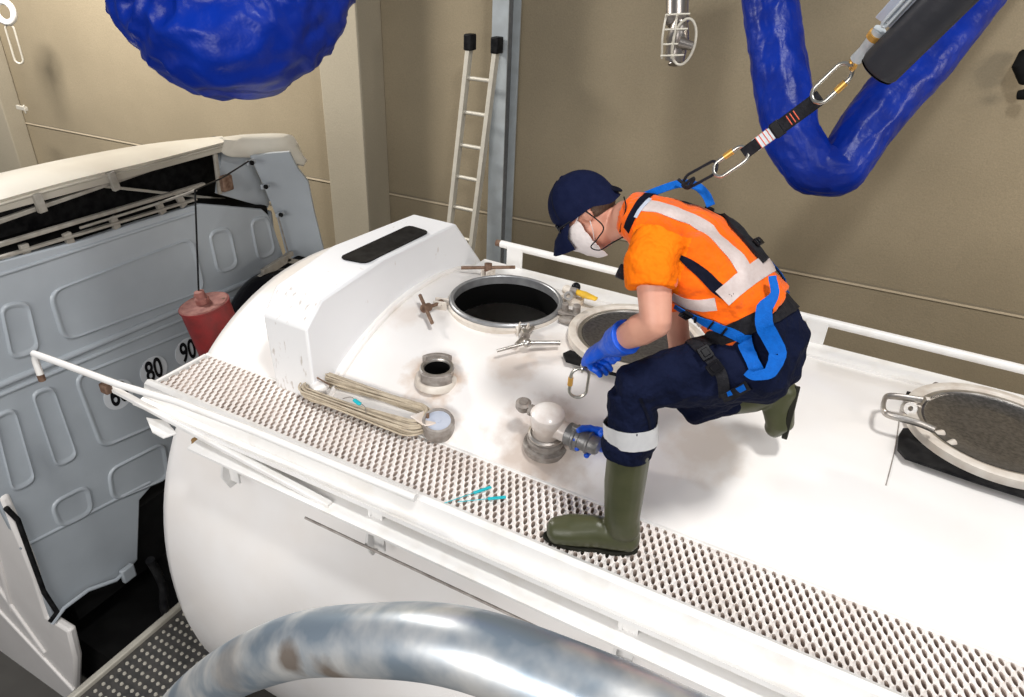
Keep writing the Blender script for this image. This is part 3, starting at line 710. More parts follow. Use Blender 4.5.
# frame bars under the spoiler
def fbar(a, b, x, w_, h_, m='creamdark', nm='spoiler_frame'): return build(nm, MB().bar(AX(*a, x), AX(*b, x), w_, h_), m, sp, bevel=.003)
fbar((-15, 249), (204, 184), -4.01, .03, .022)
fbar((-15, 262), (196, 199), -4.01, .03, .016)
fbar((-15, 226), (150, 169), -4.06, .03, .024)
for a, b in (((23, 244), (26, 253)), ((66, 233), (71, 244)), ((112, 217), (117, 228)), ((158, 203), (163, 213)), ((178, 196), (184, 206)), ((36, 194), (43, 212)), ((110, 172), (117, 190))): fbar(a, b, -4.02, .03, .045)
fbar((-20, 213), (223, 148), -4.04, .02, .045, 'lip', 'spoiler_lip')
fbar((214, 145), (220, 194), -4.05, .02, .03)
build('pale_roof_edge', MB().bar(AX(75, 183, -4.4), AX(275, 205, -4.3), .02, .018), 'cream', sp)
build('hinge_block', MB().box(AX(226, 183, -4.03), (.05, .09, .11)), 'rust', sp, bevel=.01)
# inner side panel behind the fairing
build('side_liner', MB().prism([AX(a, b, -4.08) for a, b in ((222, 150), (250, 157), (270, 200), (268, 208), (218, 194))], (-.03, 0, 0)), 'cab', tk)
# far side fairing: curved plate with clips
ip = [AX(250, 156, -4.0), AX(262, 182, -4.0), AX(270, 201, -4.0), AX(277, 218, -4.0), AX(288, 262, -4.0), AX(292, 290, -4.0)]
op = [AX(289, 152, -3.78), AX(297, 168, -3.78), AX(308, 182, -3.78), AX(314, 212, -3.78), AX(324, 252, -3.78), AX(330, 290, -3.78)]
n = len(ip); rows = [ip, [(p+q_)/2+V((.0, .03, 0)) for p, q_ in zip(ip, op)], op]; rows += [[p+V((-.02, .03, 0)) for p in r_] for r_ in rows[::-1]]
k = len(rows); vs = [p for r_ in rows for p in r_]; fs = []
for i in range(k):
    for j in range(n-1): i2 = (i+1) % k; fs.append((i*n+j, i*n+j+1, i2*n+j+1, i2*n+j))
fs += [tuple(i*n for i in range(k)), tuple(i*n+n-1 for i in range(k))[::-1]]
sf = build('side_fairing', MB().add(vs, fs), 'cab', tk, angle=50)
for a, b in ((251, 162), (265, 186), (280, 214), (289, 254), (318, 257)):
    p = AX(a, b, -3.93); c_ = build('fairing_clip', MB().box(p, (.02, .08, .035)), 'cab', sf, bevel=.005)
    build('clip_bolt', MB().cyl(p+V((.01, -.01, 0)), p+V((.028, -.012, 0)), .016, seg=12), 'black', c_)
build('fairing_rod', MB().cyl(AX(278, 216, -3.95), AX(288, 252, -3.95), .006, seg=8), 'cast', sf)
# near side fairing, lower left of the picture
ep = [AY(a, b, 1.38) for a, b in ((-60, 430), (0, 500), (20, 545), (34, 580), (46, 618), (68, 632), (75, 660), (74, 720))]
poly = ep+[V((-6.0, 1.38, ep[-1].z)), V((-6.0, 1.38, ep[0].z))]
nfz = build('side_fairing', MB().prism(poly, (0, .06, 0)), 'box2', tk, bevel=.02)
for a, b in (((-10, 575), (45, 652)), ((-10, 600), (74, 690)), ((-5, 545), (12, 610))):
    build('fairing_crease', MB().tube([AY(*a, 1.376), AY(*b, 1.376)], .014, 8), 'box2', nfz)
build('edge_seal', MB().tube([AX(a, b, -3.97) for a, b in ((6, 508), (18, 520), (28, 548), (44, 592), (57, 612), (50, 622))], .016, 8), 'black', tk)
build('fender_lip', MB().tube([AX(a, b, -3.96) for a, b in ((52, 624), (64, 608), (88, 590), (116, 580), (124, 572))], .014, 8), 'cab', bw)
mb = MB().box(AX(128, 573, -3.95), (.04, .10, .12)); build('cab_latch', mb, 'cab', bw, bevel=.012)
# intake duct, black with bracket
dk = spline([AX(236, 360, -3.72), AX(243, 318, -3.72), AX(262, 290, -3.72), AX(292, 283, -3.72), AX(320, 285, -3.72)], 8)
build('intake_duct', MB().tube(dk, .115, 20), 'blackgloss', tk)
build('duct_cover', MB().box(AX(285, 272, -3.85), (.18, .50, .07)), 'chassis', tk, bevel=.01)
for a, b in (((259, 278), (290, 258)), ((286, 260), (325, 266)), ((262, 272), (292, 253))): build('duct_bracket', MB().bar(AX(*a, -3.72), AX(*b, -3.72), .03, .035), 'creamdark', tk, bevel=.003)
# chassis, catwalk
build('chassis_frame', MB().box((-4.2, 2.7, -4.35), (1.5, .95, .28)).box((-4.6, 2.7, -4.75), (2.4, 2.3, .5)), 'chassis', tk)
build('underbody', MB().box((-4.5, 2.65, -3.95), (.9, 2.2, .55)), 'chassis', tk)
ctz = -4.12
x0_, x1_, y0_, y1_ = -3.44, -2.97, .6, 3.4
mb = MB().box(((x0_+x1_)/2, (y0_+y1_)/2, ctz-.02), (x1_-x0_, y1_-y0_, .03)); mb.cur = 1; y = y0_+.03
while y < y1_-.02:
    x = x0_+.05
    while x < x1_-.02:
        mb.lathe([(.013, 0), (.010, .008), (.004, .008)], (x, y, ctz-.005), (0, 0, 1), 6); x += .048
    y += .055
ct = build('catwalk', mb, ['tread', 'alu'], tk)
build('catwalk_edge', MB().bar((-3.46, .6, ctz), (-3.46, 1.95, ctz), .045, .06).bar((-3.46, 1.95, ctz), (-3.40, 2.10, ctz), .045, .06).bar((-3.40, 2.10, ctz), (-3.40, 3.4, ctz), .045, .06), 'alu', ct, bevel=.01)
for a, b in (((146, 600), (160, 580)),): build('air_hose', MB().tube(spline([AX(*p, -3.5) for p in ((178, 640), (165, 610), (163, 585), (150, 560))], 6), .03, 10), 'black', tk)
# wheel behind the near fairing
# speed stickers
def text_mesh(s_, size, ext=.0015):
    cu = bpy.data.curves.new('t', 'FONT'); cu.body = s_; cu.size = size; cu.extrude = ext; cu.align_x = 'CENTER'; cu.align_y = 'CENTER'
    cu.offset = .004
    o = bpy.data.objects.new('t', cu); C.objects.link(o)
    me = bpy.data.meshes.new_from_object(o.evaluated_get(bpy.context.evaluated_depsgraph_get())); bpy.data.objects.remove(o); bpy.data.curves.remove(cu)
    return me
for s_, (a, b) in (('90', (189, 352)), ('80', (155, 371)), ('60', (120, 395))):
    p = cy(a, b, -3.985)
    sk = build('speed_sticker', MB().lathe([(.105, 0), (.105, .003)], V((-3.998, p.y, p.z)), (1, 0, 0), 32), 'sticker', tk, angle=30)
    me = text_mesh(s_, .215)
    me.transform(Matrix(((0, 0, 1, -3.993), (.60, 0, 0, p.y), (0, 1, 0, p.z), (0, 0, 0, 1))))
    finish('numerals', me, 'ink', sk, smooth=False)

# ================================================================== red cylinder hanging on its cable
rt, rb = AX(204, 304, -3.25), AX(214, 352, -3.25); rb = V((rt.x+.06, rt.y+.05, rt.z-.42))
ax = (rt-rb).normalized()
rc = thing('hanging_cylinder', 'red metal cylinder hanging on a thin cable between cab and tank', 'counterweight', rb)
build('body', MB().lathe([(.130, 0), (.140, .006), (.140, .414), (.145, .418), (.145, .430)], rb, ax, 40), 'red', rc)
build('top_plate', MB().lathe([(.140, .4305), (.134, .436), (.01, .438)], rb, ax, 40), 'redtop', rc)
build('lifting_lug', MB().lathe([(.040, .436), (.040, .47), (.030, .478), (.028, .51), (.012, .515)], rb, ax, 18).cyl(rb+ax*.47+V((-.05, 0, 0)), rb+ax*.47+V((.05, 0, 0)), .012, seg=10), 'redtop', rc)
lugb = rb+ax*.43+V((.09, .075, 0)); build('small_stud', MB().cyl(lugb, lugb+ax*.03, .009, seg=8), 'rust', rc)
ctop = rb+ax*.51; build('cable', MB().tube([ctop, AX(195, 190, -3.40), AX(222, 178, -3.66), AX(249, 161, -3.93)], .0055, 8), 'black', rc)
# control cord of the spoiler, running from the fairing to the frame
crd = spline([AX(196, 190, -3.42), AX(180, 196, -3.6), AX(150, 206, -3.95), AX(80, 228, -3.97)], 8)
build('support_cord', MB().tube(crd, .008, 8), 'creamdark', tk)
# the hanging cable hooks onto that cord
# ================================================================== foreground galvanised pipe
pp = [AY(120, 800, .74), AY(160, 735, .74), AY(212, 684, .74), AY(288, 648, .74), AY(380, 640, .74), AY(465, 648, .74), AY(570, 686, .74), AY(700, 745, .74), AY(860, 830, .74), AY(1100, 950, .74)]
pp = [V((p.x, .74, p.z)) for p in pp]
gp = build('bent_pipe', MB().tube(spline(pp, 14), .074, 48), 'galv'); tag(gp, 'bent galvanised steel pipe in front of the tank at the bottom', 'pipe')

# ================================================================== blue ducts
def wrinkle(path, rad, seg, amp, fr, along=1.0, seed=0):
    pts = [V(p) for p in path]; n = len(pts); vs = []; px = None; dist = 0
    for i, p in enumerate(pts):
        t_ = (pts[min(i+1, n-1)]-pts[max(i-1, 0)]).normalized()
        if i: dist += (pts[i]-pts[i-1]).length
        if px is None: px, _, _ = frame(t_)
        px = (px-t_*px.dot(t_)).normalized(); py = t_.cross(px)
        for k in range(seg):
            a = 2*math.pi*k/seg
            nz = noise.noise(V((math.cos(a)*fr, math.sin(a)*fr, dist*along+seed)))
            nz2 = noise.noise(V((math.cos(a)*fr*3, math.sin(a)*fr*3, dist*along*2.3+seed+5)))
            r = rad[i]*(1+amp*(1-2*abs(nz))+amp*.55*nz2)
            vs.append(p+px*(r*math.cos(a))+py*(r*math.sin(a)))
    fs = [tuple(range(seg))[::-1], tuple((n-1)*seg+k for k in range(seg))]
    for i in range(n-1):
        for k in range(seg): l = (k+1) % seg; fs.append((i*seg+k, i*seg+l, (i+1)*seg+l, (i+1)*seg+k))
    return MB().add(vs, fs)
D = 2.6
pl_ = [AD(150, -230, D), AD(152, -110, D), AD(166, -30, D), AD(196, 18, D-.05), AD(236, 30, D-.08), AD(276, 2, D-.05), AD(304, -60, D), AD(322, -150, D), AD(335, -260, D)]
mb = wrinkle(spline(pl_, 20), [.215]*(20*8+1), 144, .13, 1.3, 13, 3)
# gather folds round the inside of the bend
bd = build('ventilation_duct', mb, 'tarp', angle=80); tag(bd, 'large gathered blue tarpaulin duct sagging in a loop above the truck cab', 'duct')
D = 4.3
cp_ = [(764, -120), (767, -20), (774, 30), (781, 80), (792, 138), (812, 169), (839, 171), (862, 134), (892, 95), (920, 66), (970, 3), (1035, -78)]
rr_ = [.155, .155, .158, .160, .158, .150, .150, .158, .166, .165, .158, .155]
pts, rr = [], []
for i in range(len(cp_)-1):
    for k in range(14):
        t_ = k/14; pts.append(AD(cp_[i][0]*(1-t_)+cp_[i+1][0]*t_, cp_[i][1]*(1-t_)+cp_[i+1][1]*t_, D)); rr.append(rr_[i]*(1-t_)+rr_[i+1]*t_)
for _ in range(2): pts = [pts[0]]+[(pts[i-1]+pts[i]*2+pts[i+1])/4 for i in range(1, len(pts)-1)]+[pts[-1]]
mb = wrinkle(pts, rr, 72, .05, 2.2, 7, 9)
bd2 = build('ventilation_duct', mb, 'tarp', angle=80); tag(bd2, 'slim blue tarpaulin duct kinked into a V beside the fall arrest line', 'duct')

# ================================================================== tank cleaning head on its pipe
sp0 = AD(678, -60, 3.7); sp1 = AD(677, 20, 3.7)
t = thing('spray_head', 'stainless tank cleaning head hanging from a pipe in front of the wall', 'spray head', AD(676, 64, 3.7))
build('feed_pipe', MB().cyl(sp0, sp1, .058, seg=24).cyl(sp1, sp1+(sp1-sp0).normalized()*.03, .07, .045, seg=24), 'ss', t)
b_ = AD(677, 44, 3.7)
build('rotor_body', MB().lathe([(.05, -.08), (.055, -.03), (.05, .0), (.06, .02), (.045, .09), (.03, .12)], b_, (0, 0, 1), 24), 'ss', t)
gc_ = AD(684, 42, 3.64)
build('guard_ring', MB().tube([gc_+RT*(.055*math.cos(a))+V((0, 0, 1))*(.11*math.sin(a))-FW*(.02*math.cos(a)) for a in [2*math.pi*i/32 for i in range(32)]], .007, 8, closed=True), 'alu', t)
build('nozzle', MB().cyl(gc_-RT*.03, gc_+RT*.045-V((0, 0, .02)), .03, .022, seg=16), 'ss', t)
build('nozzle', MB().cyl(b_-V((0, 0, .06)), b_-V((0, 0, .11))-FW*.02, .028, .035, seg=16), 'ss', t)
for dx in (-.085, -.03): build('guard_bar', MB().tube(spline([b_+RT*dx+V((0, 0, .12))-FW*.05, b_+RT*dx*1.1+V((0, 0, .0))-FW*.08, b_+RT*dx*.9-V((0, 0, .09))-FW*.05], 6), .006, 8), 'alu', t)
for dz in (.11, .04, -.03, -.085): build('guard_bar', MB().cyl(b_+RT*-.09+V((0, 0, dz))-FW*.07, b_+RT*.03+V((0, 0, dz))-FW*.08, .005, seg=8), 'alu', t)

# wall hook at the top left, wall fitting at the right edge
p = AY(5, 12, 5.1)
t = thing('hose_hook', 'white ring and wire hook fixed high on the left concrete pillar', 'hook', p)
build('ring', MB().tube([p+RT*(.10*math.cos(a))+V((0, 0, .11*math.sin(a))) for a in [2*math.pi*i/28 for i in range(28)]], .035, 10, closed=True), 'white', t)
build('wire_loop', MB().tube(oval(p-V((0, 0, .34)), .42, .10, (0, 0, 1), RT, 24), .012, 8, closed=True), 'alu', t)
p = AY(22, 108, 5.15); t = build('wall_clip', MB().box(p, (.20, .03, .05)).cyl(p+V((.09, -.02, .05)), p+V((.09, -.02, -.05)), .012, seg=8), 'alu', bevel=.004); tag(t, 'small metal clip on the edge of the left concrete pillar', 'clip')
p = AY(1019, 72, 6.05)
t = thing('wall_fitting', 'dark metal fitting on the wall at the right edge', 'bracket', AY(1021, 97, 6.1))
build('mounting_plate', MB().loft([(AY(1027, 54, 6.15), .05, .04), (AY(1022, 66, 6.12), .06, .05), (AY(1025, 80, 6.12), .04, .04)], (1, 0, 0), 14), 'chassis', t)
build('lower_tab', MB().loft([(AY(1028, 94, 6.12), .04, .03), (AY(1018, 95, 6.12), .03, .012)], (0, 0, 1), 12), 'chassis', t)

# ================================================================== the worker
ID = (V((1, 0, 0)), V((0, 1, 0)), V((0, 0, 1)))
# joints
pelv, waist, ribs, chest, shl, neckb = AY(758, 347, 2.12), AY(752, 316, 2.10), AY(722, 280, 2.09), AY(686, 252, 2.07), AY(658, 232, 2.06), AY(636, 213, 2.05)
shL, elL, wrL = AY(652, 245, 1.89), AY(656, 322, 1.80), AY(608, 346, 1.88)
cpe = cp+sd*.115; wR_ = cpe+V((.108, .046, -.004))
shR, elR, wrR = AY(668, 243, 2.24), AY(680, 350, 2.27), wR_.copy()
hipL, knL, anL = AY(760, 360, 2.02), AY(625, 386, 1.84), AY(617, 518, 1.80)
hipR, knR, anR = AY(766, 346, 2.22), AY(694, 404, 2.26), AY(778, 392, 2.36)
# head frame: face direction, crown direction, left side
Hf = V((-.68, -.28, -.68)).normalized(); Hu = V((-.64, -.06, .77)); Hu = (Hu-Hf*Hu.dot(Hf)).normalized(); Hl = Hu.cross(Hf).normalized()
if Hl.y > 0: Hl = -Hl
Hc = AY(585, 209, 2.08)
def H(f, l, u): return Hc+Hf*f+Hl*l+Hu*u
hax = (Hf, Hl, Hu)
mb = MB()
mb.ell(H(-.01, 0, .015), hax, (.095, .074, .098), 28, 18)
mb.ell(H(.014, 0, -.055), hax, (.072, .064, .088), 24, 16)
mb.ell(H(.055, 0, -.085), hax, (.036, .040, .030), 18, 12)
mb.loft([(H(.082, 0, .015), .010, .010), (H(.104, 0, -.018), .013, .013), (H(.108, 0, -.026), .014, .012)], Hl, 12)      # nose
mb.ell(H(.076, 0, .024), hax, (.020, .052, .010), 14, 8)                                                            # brow
for s_ in (1, -1):
    mb.ell(H(-.008, .074*s_, -.010), (Hf, Hl, Hu), (.017, .010, .031), 14, 10)
    mb.ell(H(-.020, .080*s_, -.006), (Hf, Hl, Hu), (.010, .006, .025), 12, 8)
    mb.ell(H(.055, .036*s_, -.030), hax, (.028, .024, .024), 14, 10)
mb.loft([(H(-.035, 0, -.05), .060, .058), (H(-.05, 0, -.10), .056, .056), (neckb*.6+H(-.05, 0, -.10)*.4, .058, .058), (neckb, .066, .060), (shl, .11, .055)], Hl, 20)
mb.loft([(pelv, .13, .10), (waist, .12, .09), (ribs, .135, .10), (chest, .14, .09), (shl, .12, .06)], (0, 1, 0), 20)
mb.loft([(shL+V((0, .02, 0)), .048, .048), (shL*.5+elL*.5, .052, .052), (elL, .043, .046)], (0, 1, 0), 16)
mb.loft([(elL+V((.004, 0, .0)), .043, .045), (elL*.72+wrL*.28, .048, .050), (elL*.4+wrL*.6, .040, .040), (wrL, .028, .026), (wrL+(wrL-elL)*.25, .03, .018)], (0, 1, 0), 16)
mb.loft([(shR, .046, .046), (elR, .040, .040)], (0, 1, 0), 14)
mb.loft([(elR, .040, .040), (elR*.7+wrR*.3, .041, .041), (wrR, .028, .026), (wrR+(wrR-elR)*.04, .026, .018)], (0, 1, 0), 14)
for a, b_, c_ in ((hipL, knL, anL), (hipR, knR, anR)):
    mb.loft([(a, .05, .05), (b_+V((.03, 0, -.01)), .030, .030)], (0, 1, 0), 14); mb.loft([(b_+V((.03, 0, -.01)), .030, .030), (c_+V((.02, 0, 0)), .028, .028)], (0, 1, 0), 14)
me = remesh('person', mb, .0055, 6)
pbase = V((-.30, 2.0, -1.87))
man = finish('person', me, 'skin', base=pbase, angle=180)
tag(man, 'crouching worker in orange hi-vis shirt, navy cap and trousers, closing a valve', 'person')
BODY = (man.data, pbase)

# eyes
for s_ in (1, -1): build('eye', MB().ell(H(.083, .031*s_, .004), hax, (.010, .012, .010), 14, 10), 'mask', man)
# hair seen below the cap at the back
mb = MB().ell(H(-.034, 0, -.004), hax, (.076, .0765, .058), 28, 16)
build('hair', mb, 'hair', man, angle=180)
# cap: crown, band line, visor
def capring(t_, R_=(.110, .088, .110), c0=(-.008, 0, .018)):
    pts = []
    for k in range(40):
        a = 2*math.pi*k/40; cz = math.cos(t_); s_ = math.sin(t_)
        pts.append((c0[0]+R_[0]*s_*math.cos(a), R_[1]*s_*math.sin(a), c0[2]+R_[2]*cz))
    return pts
rings = []
for i in range(1, 15): rings.append([H(f+.010*(1 if f > 0 else .6), l, u) for f, l, u in capring(i/14*math.pi*.47)])
rings.append([H(f*1.01, l*1.01, u-.020-(.030 if f < -.04 else 0)*min(1, (-f-.04)/.05)) for f, l, u in capring(math.pi*.5)])
low = [[p-(p-H(0, 0, 0)).normalized()*.006 for p in rings[-1]]]+[[p-(p-H(0, 0, 0)).normalized()*.007 for p in r_] for r_ in rings[::-1]]
allr = rings+low; vs = [rings[0][0]*0+sum(rings[0], V((0, 0, 0)))/40+Hu*.004]+[p for r_ in allr for p in r_]
fs = [(0, 1+k, 1+(k+1) % 40) for k in range(40)]
for i in range(len(allr)-1):
    for k in range(40): l = (k+1) % 40; fs.append((1+i*40+k, 1+(i+1)*40+k, 1+(i+1)*40+l, 1+i*40+l))
cap_o = build('cap', MB().add(vs, fs), 'cap', man, angle=80)
vis = []; NV = 17
for i in range(NV):
    a = -1.15+2.3*i/(NV-1)
    inner = H(.002+.106*math.cos(a*.92), .088*math.sin(a), .004-.010*math.cos(a)); c_ = math.cos(a)
    drop = .030*(1-c_)
    o1 = H(.004+.140*math.cos(a*.8)+.0, .084*math.sin(a)*.98, -.024-drop*.6); o2 = H(.006+.172*max(.2, c_)**.8, .078*math.sin(a), -.060-drop)
    vis.append((inner, o1, o2))
vs = [p for r_ in vis for p in r_]+[p-Hu*.004-Hf*.002 for r_ in vis for p in r_]; fs = []; m3 = 3*NV
for i in range(NV-1):
    for k in range(2):
        a = i*3+k; fs.append((a, a+1, a+4, a+3)); fs.append((m3+a, m3+a+3, m3+a+4, m3+a+1))
    fs.append((i*3+2, m3+i*3+2, m3+i*3+5, i*3+5)); fs.append((i*3, i*3+3, m3+i*3+3, m3+i*3))
fs += [(0, m3, m3+1, 1), (1, m3+1, m3+2, 2), (NV*3-3, NV*3-2, m3+NV*3-2, m3+NV*3-3), (NV*3-2, NV*3-1, m3+NV*3-1, m3+NV*3-2)]
build('visor', MB().add(vs, fs), 'cap', cap_o, angle=60)
seamp = [H(.112*math.cos(a)-.004, .0885*math.sin(a)*1.0, .030+.0*math.cos(a)) for a in [math.pi*(-.5)+math.pi*i/24 for i in range(25)]]
pan = [H(-.01+.020*1+.112*math.cos(t_)*.55*0-.0+.10*math.sin(t_)*math.cos(.9), .084*math.sin(t_)*math.sin(.9), .018+.108*math.cos(t_)) for t_ in [i*.1 for i in range(1, 16)]]
build('cap_seam', MB().tube([p+(p-Hc).normalized()*.0015 for p in pan], .0025, 6), 'darknavy', cap_o)
build('cap_button', MB().ell(H(-.0, 0, .127), hax, (.008, .008, .005), 12, 8), 'cap', cap_o)
build('cap_strap', MB().loft([(H(-.112, .02, .0), .02, .006), (H(-.116, .0, -.005), .028, .008)], Hl, 12), 'darknavy', cap_o)
# face mask with pleats
vs = []; fs = []; NI, NJ = 15, 12
for j in range(NJ):
    v_ = j/(NJ-1); u_ = -.020-.128*v_
    fr = .116-.085*max(0, v_-.40)**1.3*1.2-.022*(1-v_)*0; wd_ = .060+.008*math.sin(math.pi*v_)
    for i in range(NI):
        a = -1.38+2.76*i/(NI-1)
        f_ = .002+(fr-.002)*math.cos(a)+(.003 if (j % 3 == 0) else 0)
        vs.append(H(f_*1.0, wd_*1.10*math.sin(a)*1.15, u_+.012*(1-math.cos(a))*(1-2*v_)))
m_ = len(vs); vs += [p-(p-H(0, 0, -.05)).normalized()*.003 for p in vs]
for j in range(NJ-1):
    for i in range(NI-1): a = j*NI+i; fs.append((a, a+1, a+NI+1, a+NI)); fs.append((m_+a, m_+a+NI, m_+a+NI+1, m_+a+1))
for i in range(NI-1): fs.append((i, m_+i, m_+i+1, i+1)); a = (NJ-1)*NI+i; fs.append((a, a+1, m_+a+1, m_+a))
for j in range(NJ-1): a = j*NI; fs.append((a, a+NI, m_+a+NI, m_+a)); a += NI-1; fs.append((a, m_+a, m_+a+NI, a+NI))
mk = build('face_mask', MB().add(vs, fs), 'mask', man, angle=50)
for s_ in (1, -1):
    e0 = H(-.006, .086*s_, .012); e1_ = H(-.008, .086*s_, -.034)
    build('ear_loop', MB().tube(spline([H(.048, .070*s_, -.018), H(.02, .079*s_, -.004), e0], 5), .0016, 6), 'mask', mk)
    build('ear_loop', MB().tube(spline([H(.026, .066*s_, -.098), H(.008, .074*s_, -.07), e1_], 5), .0016, 6), 'mask', mk)
# spectacles and their neck cord
gl = build('spectacles', MB().tube([H(.105, 0, .004)+Hl*(.006*k) for k in (-1, 1)], .003, 6), 'glassframe', man)
for s_ in (1, -1):
    lens = [H(.104-.006*abs(math.cos(a)), .034*s_+.024*math.cos(a), -.002+.018*math.sin(a)) for a in [2*math.pi*i/24 for i in range(24)]]
    build('lens_frame', MB().tube(lens, .0022, 6, closed=True), 'glassframe', gl)
    build('lens', MB().prism([p for p in lens], Hf*.001), 'glass', gl, smooth=False)
    build('temple_arm', MB().tube([H(.096, .060*s_, .004), H(.05, .076*s_, .002), H(-.010, .082*s_, .006)], .0028, 6), 'glassframe', gl)
cd_ = [H(-.014, .086, .004), AY(603, 226, 2.0), AY(598, 238, 1.985), AY(591, 247, 1.975), AY(600, 250, 1.97), AY(612, 243, 1.98), AY(625, 236, 2.0)]
build('neck_cord', MB().tube(spline(cd_, 8), .0022, 6), 'black', gl)
build('neck_cord', MB().tube(spline([AY(624, 197, 2.02), AY(626, 208, 1.985), AY(622, 222, 1.975), AY(620, 232, 1.98)], 8), .0024, 6), 'black', gl)

# ---- shirt
def crease(sc_, am): return lambda co: am*(noise.noise(co*sc_)+.5*noise.noise(co*sc_*2.1))
mb = MB()
mb.loft([(waist+V((-.002, .0, .005)), .166, .132), (waist*.5+ribs*.5, .172, .136), (ribs, .180, .142), (chest, .185, .138), (shl+V((.01, 0, .0)), .165, .105), (neckb+V((.022, 0, -.012)), .098, .080), (neckb*.75+H(-.05, 0, -.10)*.25, .078, .072)], (0, 1, 0), 28, round_ends=False)
sv0 = shL+V((.01, .045, .0)); sv1 = AY(650, 288, 1.83)
mb.loft([(sv0, .075, .085), (shL*.6+sv1*.4, .070, .078), (sv1, .064, .076)], (0, 1, 0), 20, round_ends=False)
sr0 = shR; sr1 = shR*.45+elR*.55
mb.loft([(sr0, .075, .08), (sr1, .068, .070)], (0, 1, 0), 16, round_ends=False)
sme = remesh('shirt', mb, .006, 10, disp=crease(12, .010))
SH = (sme.copy(), V((0, 0, 0)))
shirt = finish('t_shirt', sme, ['orange', 'amber'], man, angle=180)
for p in sme.polygons:       # the sleeve is a lighter amber cloth
    c_ = p.center+pbase
    d_ = (shL*.5+sv1*.5-c_)
    ax_ = (sv1-shL).normalized(); tt = (c_-shL).dot(ax_)
    if c_.y < 1.945 and c_.x < -.415 and (c_-(shL+ax_*tt)).length < .115: p.material_index = 1
# ---- trousers
mb = MB()
mb.loft([(waist+V((.0, 0, -.02)), .165, .125), (pelv+V((.01, 0, .02)), .172, .145), (pelv+V((.030, 0, -.055)), .160, .120)], (0, 1, 0), 26)
mb.loft([(hipL+V((.02, 0, -.02)), .105, .115), (hipL*.6+knL*.4, .098, .108), (hipL*.25+knL*.75+V((0, 0, -.004)), .086, .092), (knL+V((.025, 0, .005)), .074, .078)], (0, 1, 0), 24)
hemL = knL*.50+anL*.50+V((.012, 0, .075))
mb.loft([(knL+V((.022, 0, -.01)), .076, .078), (knL*.7+anL*.3+V((.03, 0, .02)), .078, .084), (hemL+V((.008, 0, -.058)), .081, .085)], (0, 1, 0), 24, round_ends=False)
mb.loft([(hipR, .10, .11), (hipR*.5+knR*.5, .090, .098), (knR, .072, .076)], (0, 1, 0), 20)
mb.loft([(knR, .072, .074), (knR*.55+anR*.45, .066, .068)], (0, 1, 0), 20)
mb.loft([(hipL*.5+hipR*.5+V((0, 0, -.06)), .14, .09), (hipL*.4+knL*.25+knR*.35, .09, .08)], (0, 1, 0), 18)
tme = remesh('trousers', mb, .006, 8, disp=crease(13, .012))
TR = (tme.copy(), V((0, 0, 0)))
trs = finish('trousers', tme, 'navy', man, angle=180)
ALL = bvh(SH, TR); BT = bvh(TR); BS = bvh(SH)
def hit(px, py, tree):
    d = ray(px, py).normalized(); r_ = tree.ray_cast(V((0, 0, 0)), d)
    if r_[0] is None:
        p = d*2.4; q_ = tree.find_nearest(p); p = d*(q_[0].dot(d)); q_ = tree.find_nearest(p); return q_[0], q_[1]
    return r_[0], r_[1]
def ribbon(P, Nn, width, off, thick, tree=None, across=5):
    n = len(P); vs = []
    ws = width if isinstance(width, (list, tuple)) else [width]*n
    for i in range(n):
        t_ = (P[min(i+1, n-1)]-P[max(i-1, 0)]).normalized(); s_ = t_.cross(Nn[i]).normalized()
        row = []
        for k in range(across):
            q_ = P[i]+s_*(ws[i]*(k/(across-1)-.5)); nn = Nn[i]
            if tree:
                r_ = tree.find_nearest(q_, .06)
                if r_[0] is not None: q_, nn = r_[0], (r_[1]+Nn[i]*.6).normalized()
            row.append((q_+nn*off, q_+nn*(off+thick)))
        vs += [a for a, b_ in row]+[b_ for a, b_ in row]
    fs = []; W_ = 2*across
    for i in range(n-1):
        a = i*W_; b_ = a+W_
        for k in range(across-1): fs.append((a+k, b_+k, b_+k+1, a+k+1)); fs.append((a+across+k, a+across+k+1, b_+across+k+1, b_+across+k))
        fs.append((a, a+across, b_+across, b_)); fs.append((a+across-1, b_+across-1, b_+W_-1, a+W_-1))
    for a in (0, (n-1)*W_): fs.append([a+k for k in range(across)]+[a+across+k for k in range(across-1, -1, -1)])
    return MB().add(vs, fs)
def drape(pp, width, m, nm, parent, tree=None, off=.001, thick=.002, step=6, lift=0):
    tree = tree or ALL; pts = spline([V((a, b_, 0)) for a, b_ in pp], step)
    P = []; Nn = []
    for p in pts: h_, n_ = hit(p.x, p.y, tree); P.append(h_); Nn.append(n_)
    for _ in range(3):
        P = [P[0]]+[(P[i-1]+P[i]*2+P[i+1])/4 for i in range(1, len(P)-1)]+[P[-1]]
        Nn = [Nn[0]]+[((Nn[i-1]+Nn[i]*2+Nn[i+1])).normalized() for i in range(1, len(Nn)-1)]+[Nn[-1]]
    if isinstance(width, (list, tuple)): width = interp(width, step)
    return build(nm, ribbon(P, Nn, width, off+lift, thick, tree), m, parent, angle=50)
drape([(640, 205), (662, 208), (690, 219), (716, 237), (738, 259), (752, 282)], .052, 'reflect', 'reflective_band', shirt, BS)
drape([(778, 258), (764, 266), (748, 277), (734, 288), (722, 298)], .058, 'reflect', 'reflective_band', shirt, BS, off=.0015)
drape([(716, 304), (700, 306), (684, 303), (672, 296)], .040, 'reflect', 'reflective_band', shirt, BS)
drape([(672, 330), (690, 324), (700, 318)], .045, 'reflect', 'reflective_band', shirt, BS)
drape([(680, 257), (690, 264), (705, 276), (718, 289), (734, 300)], [.012, .026, .034, .036, .030], 'darknavy', 'navy_insert', shirt, BS, off=.0012)
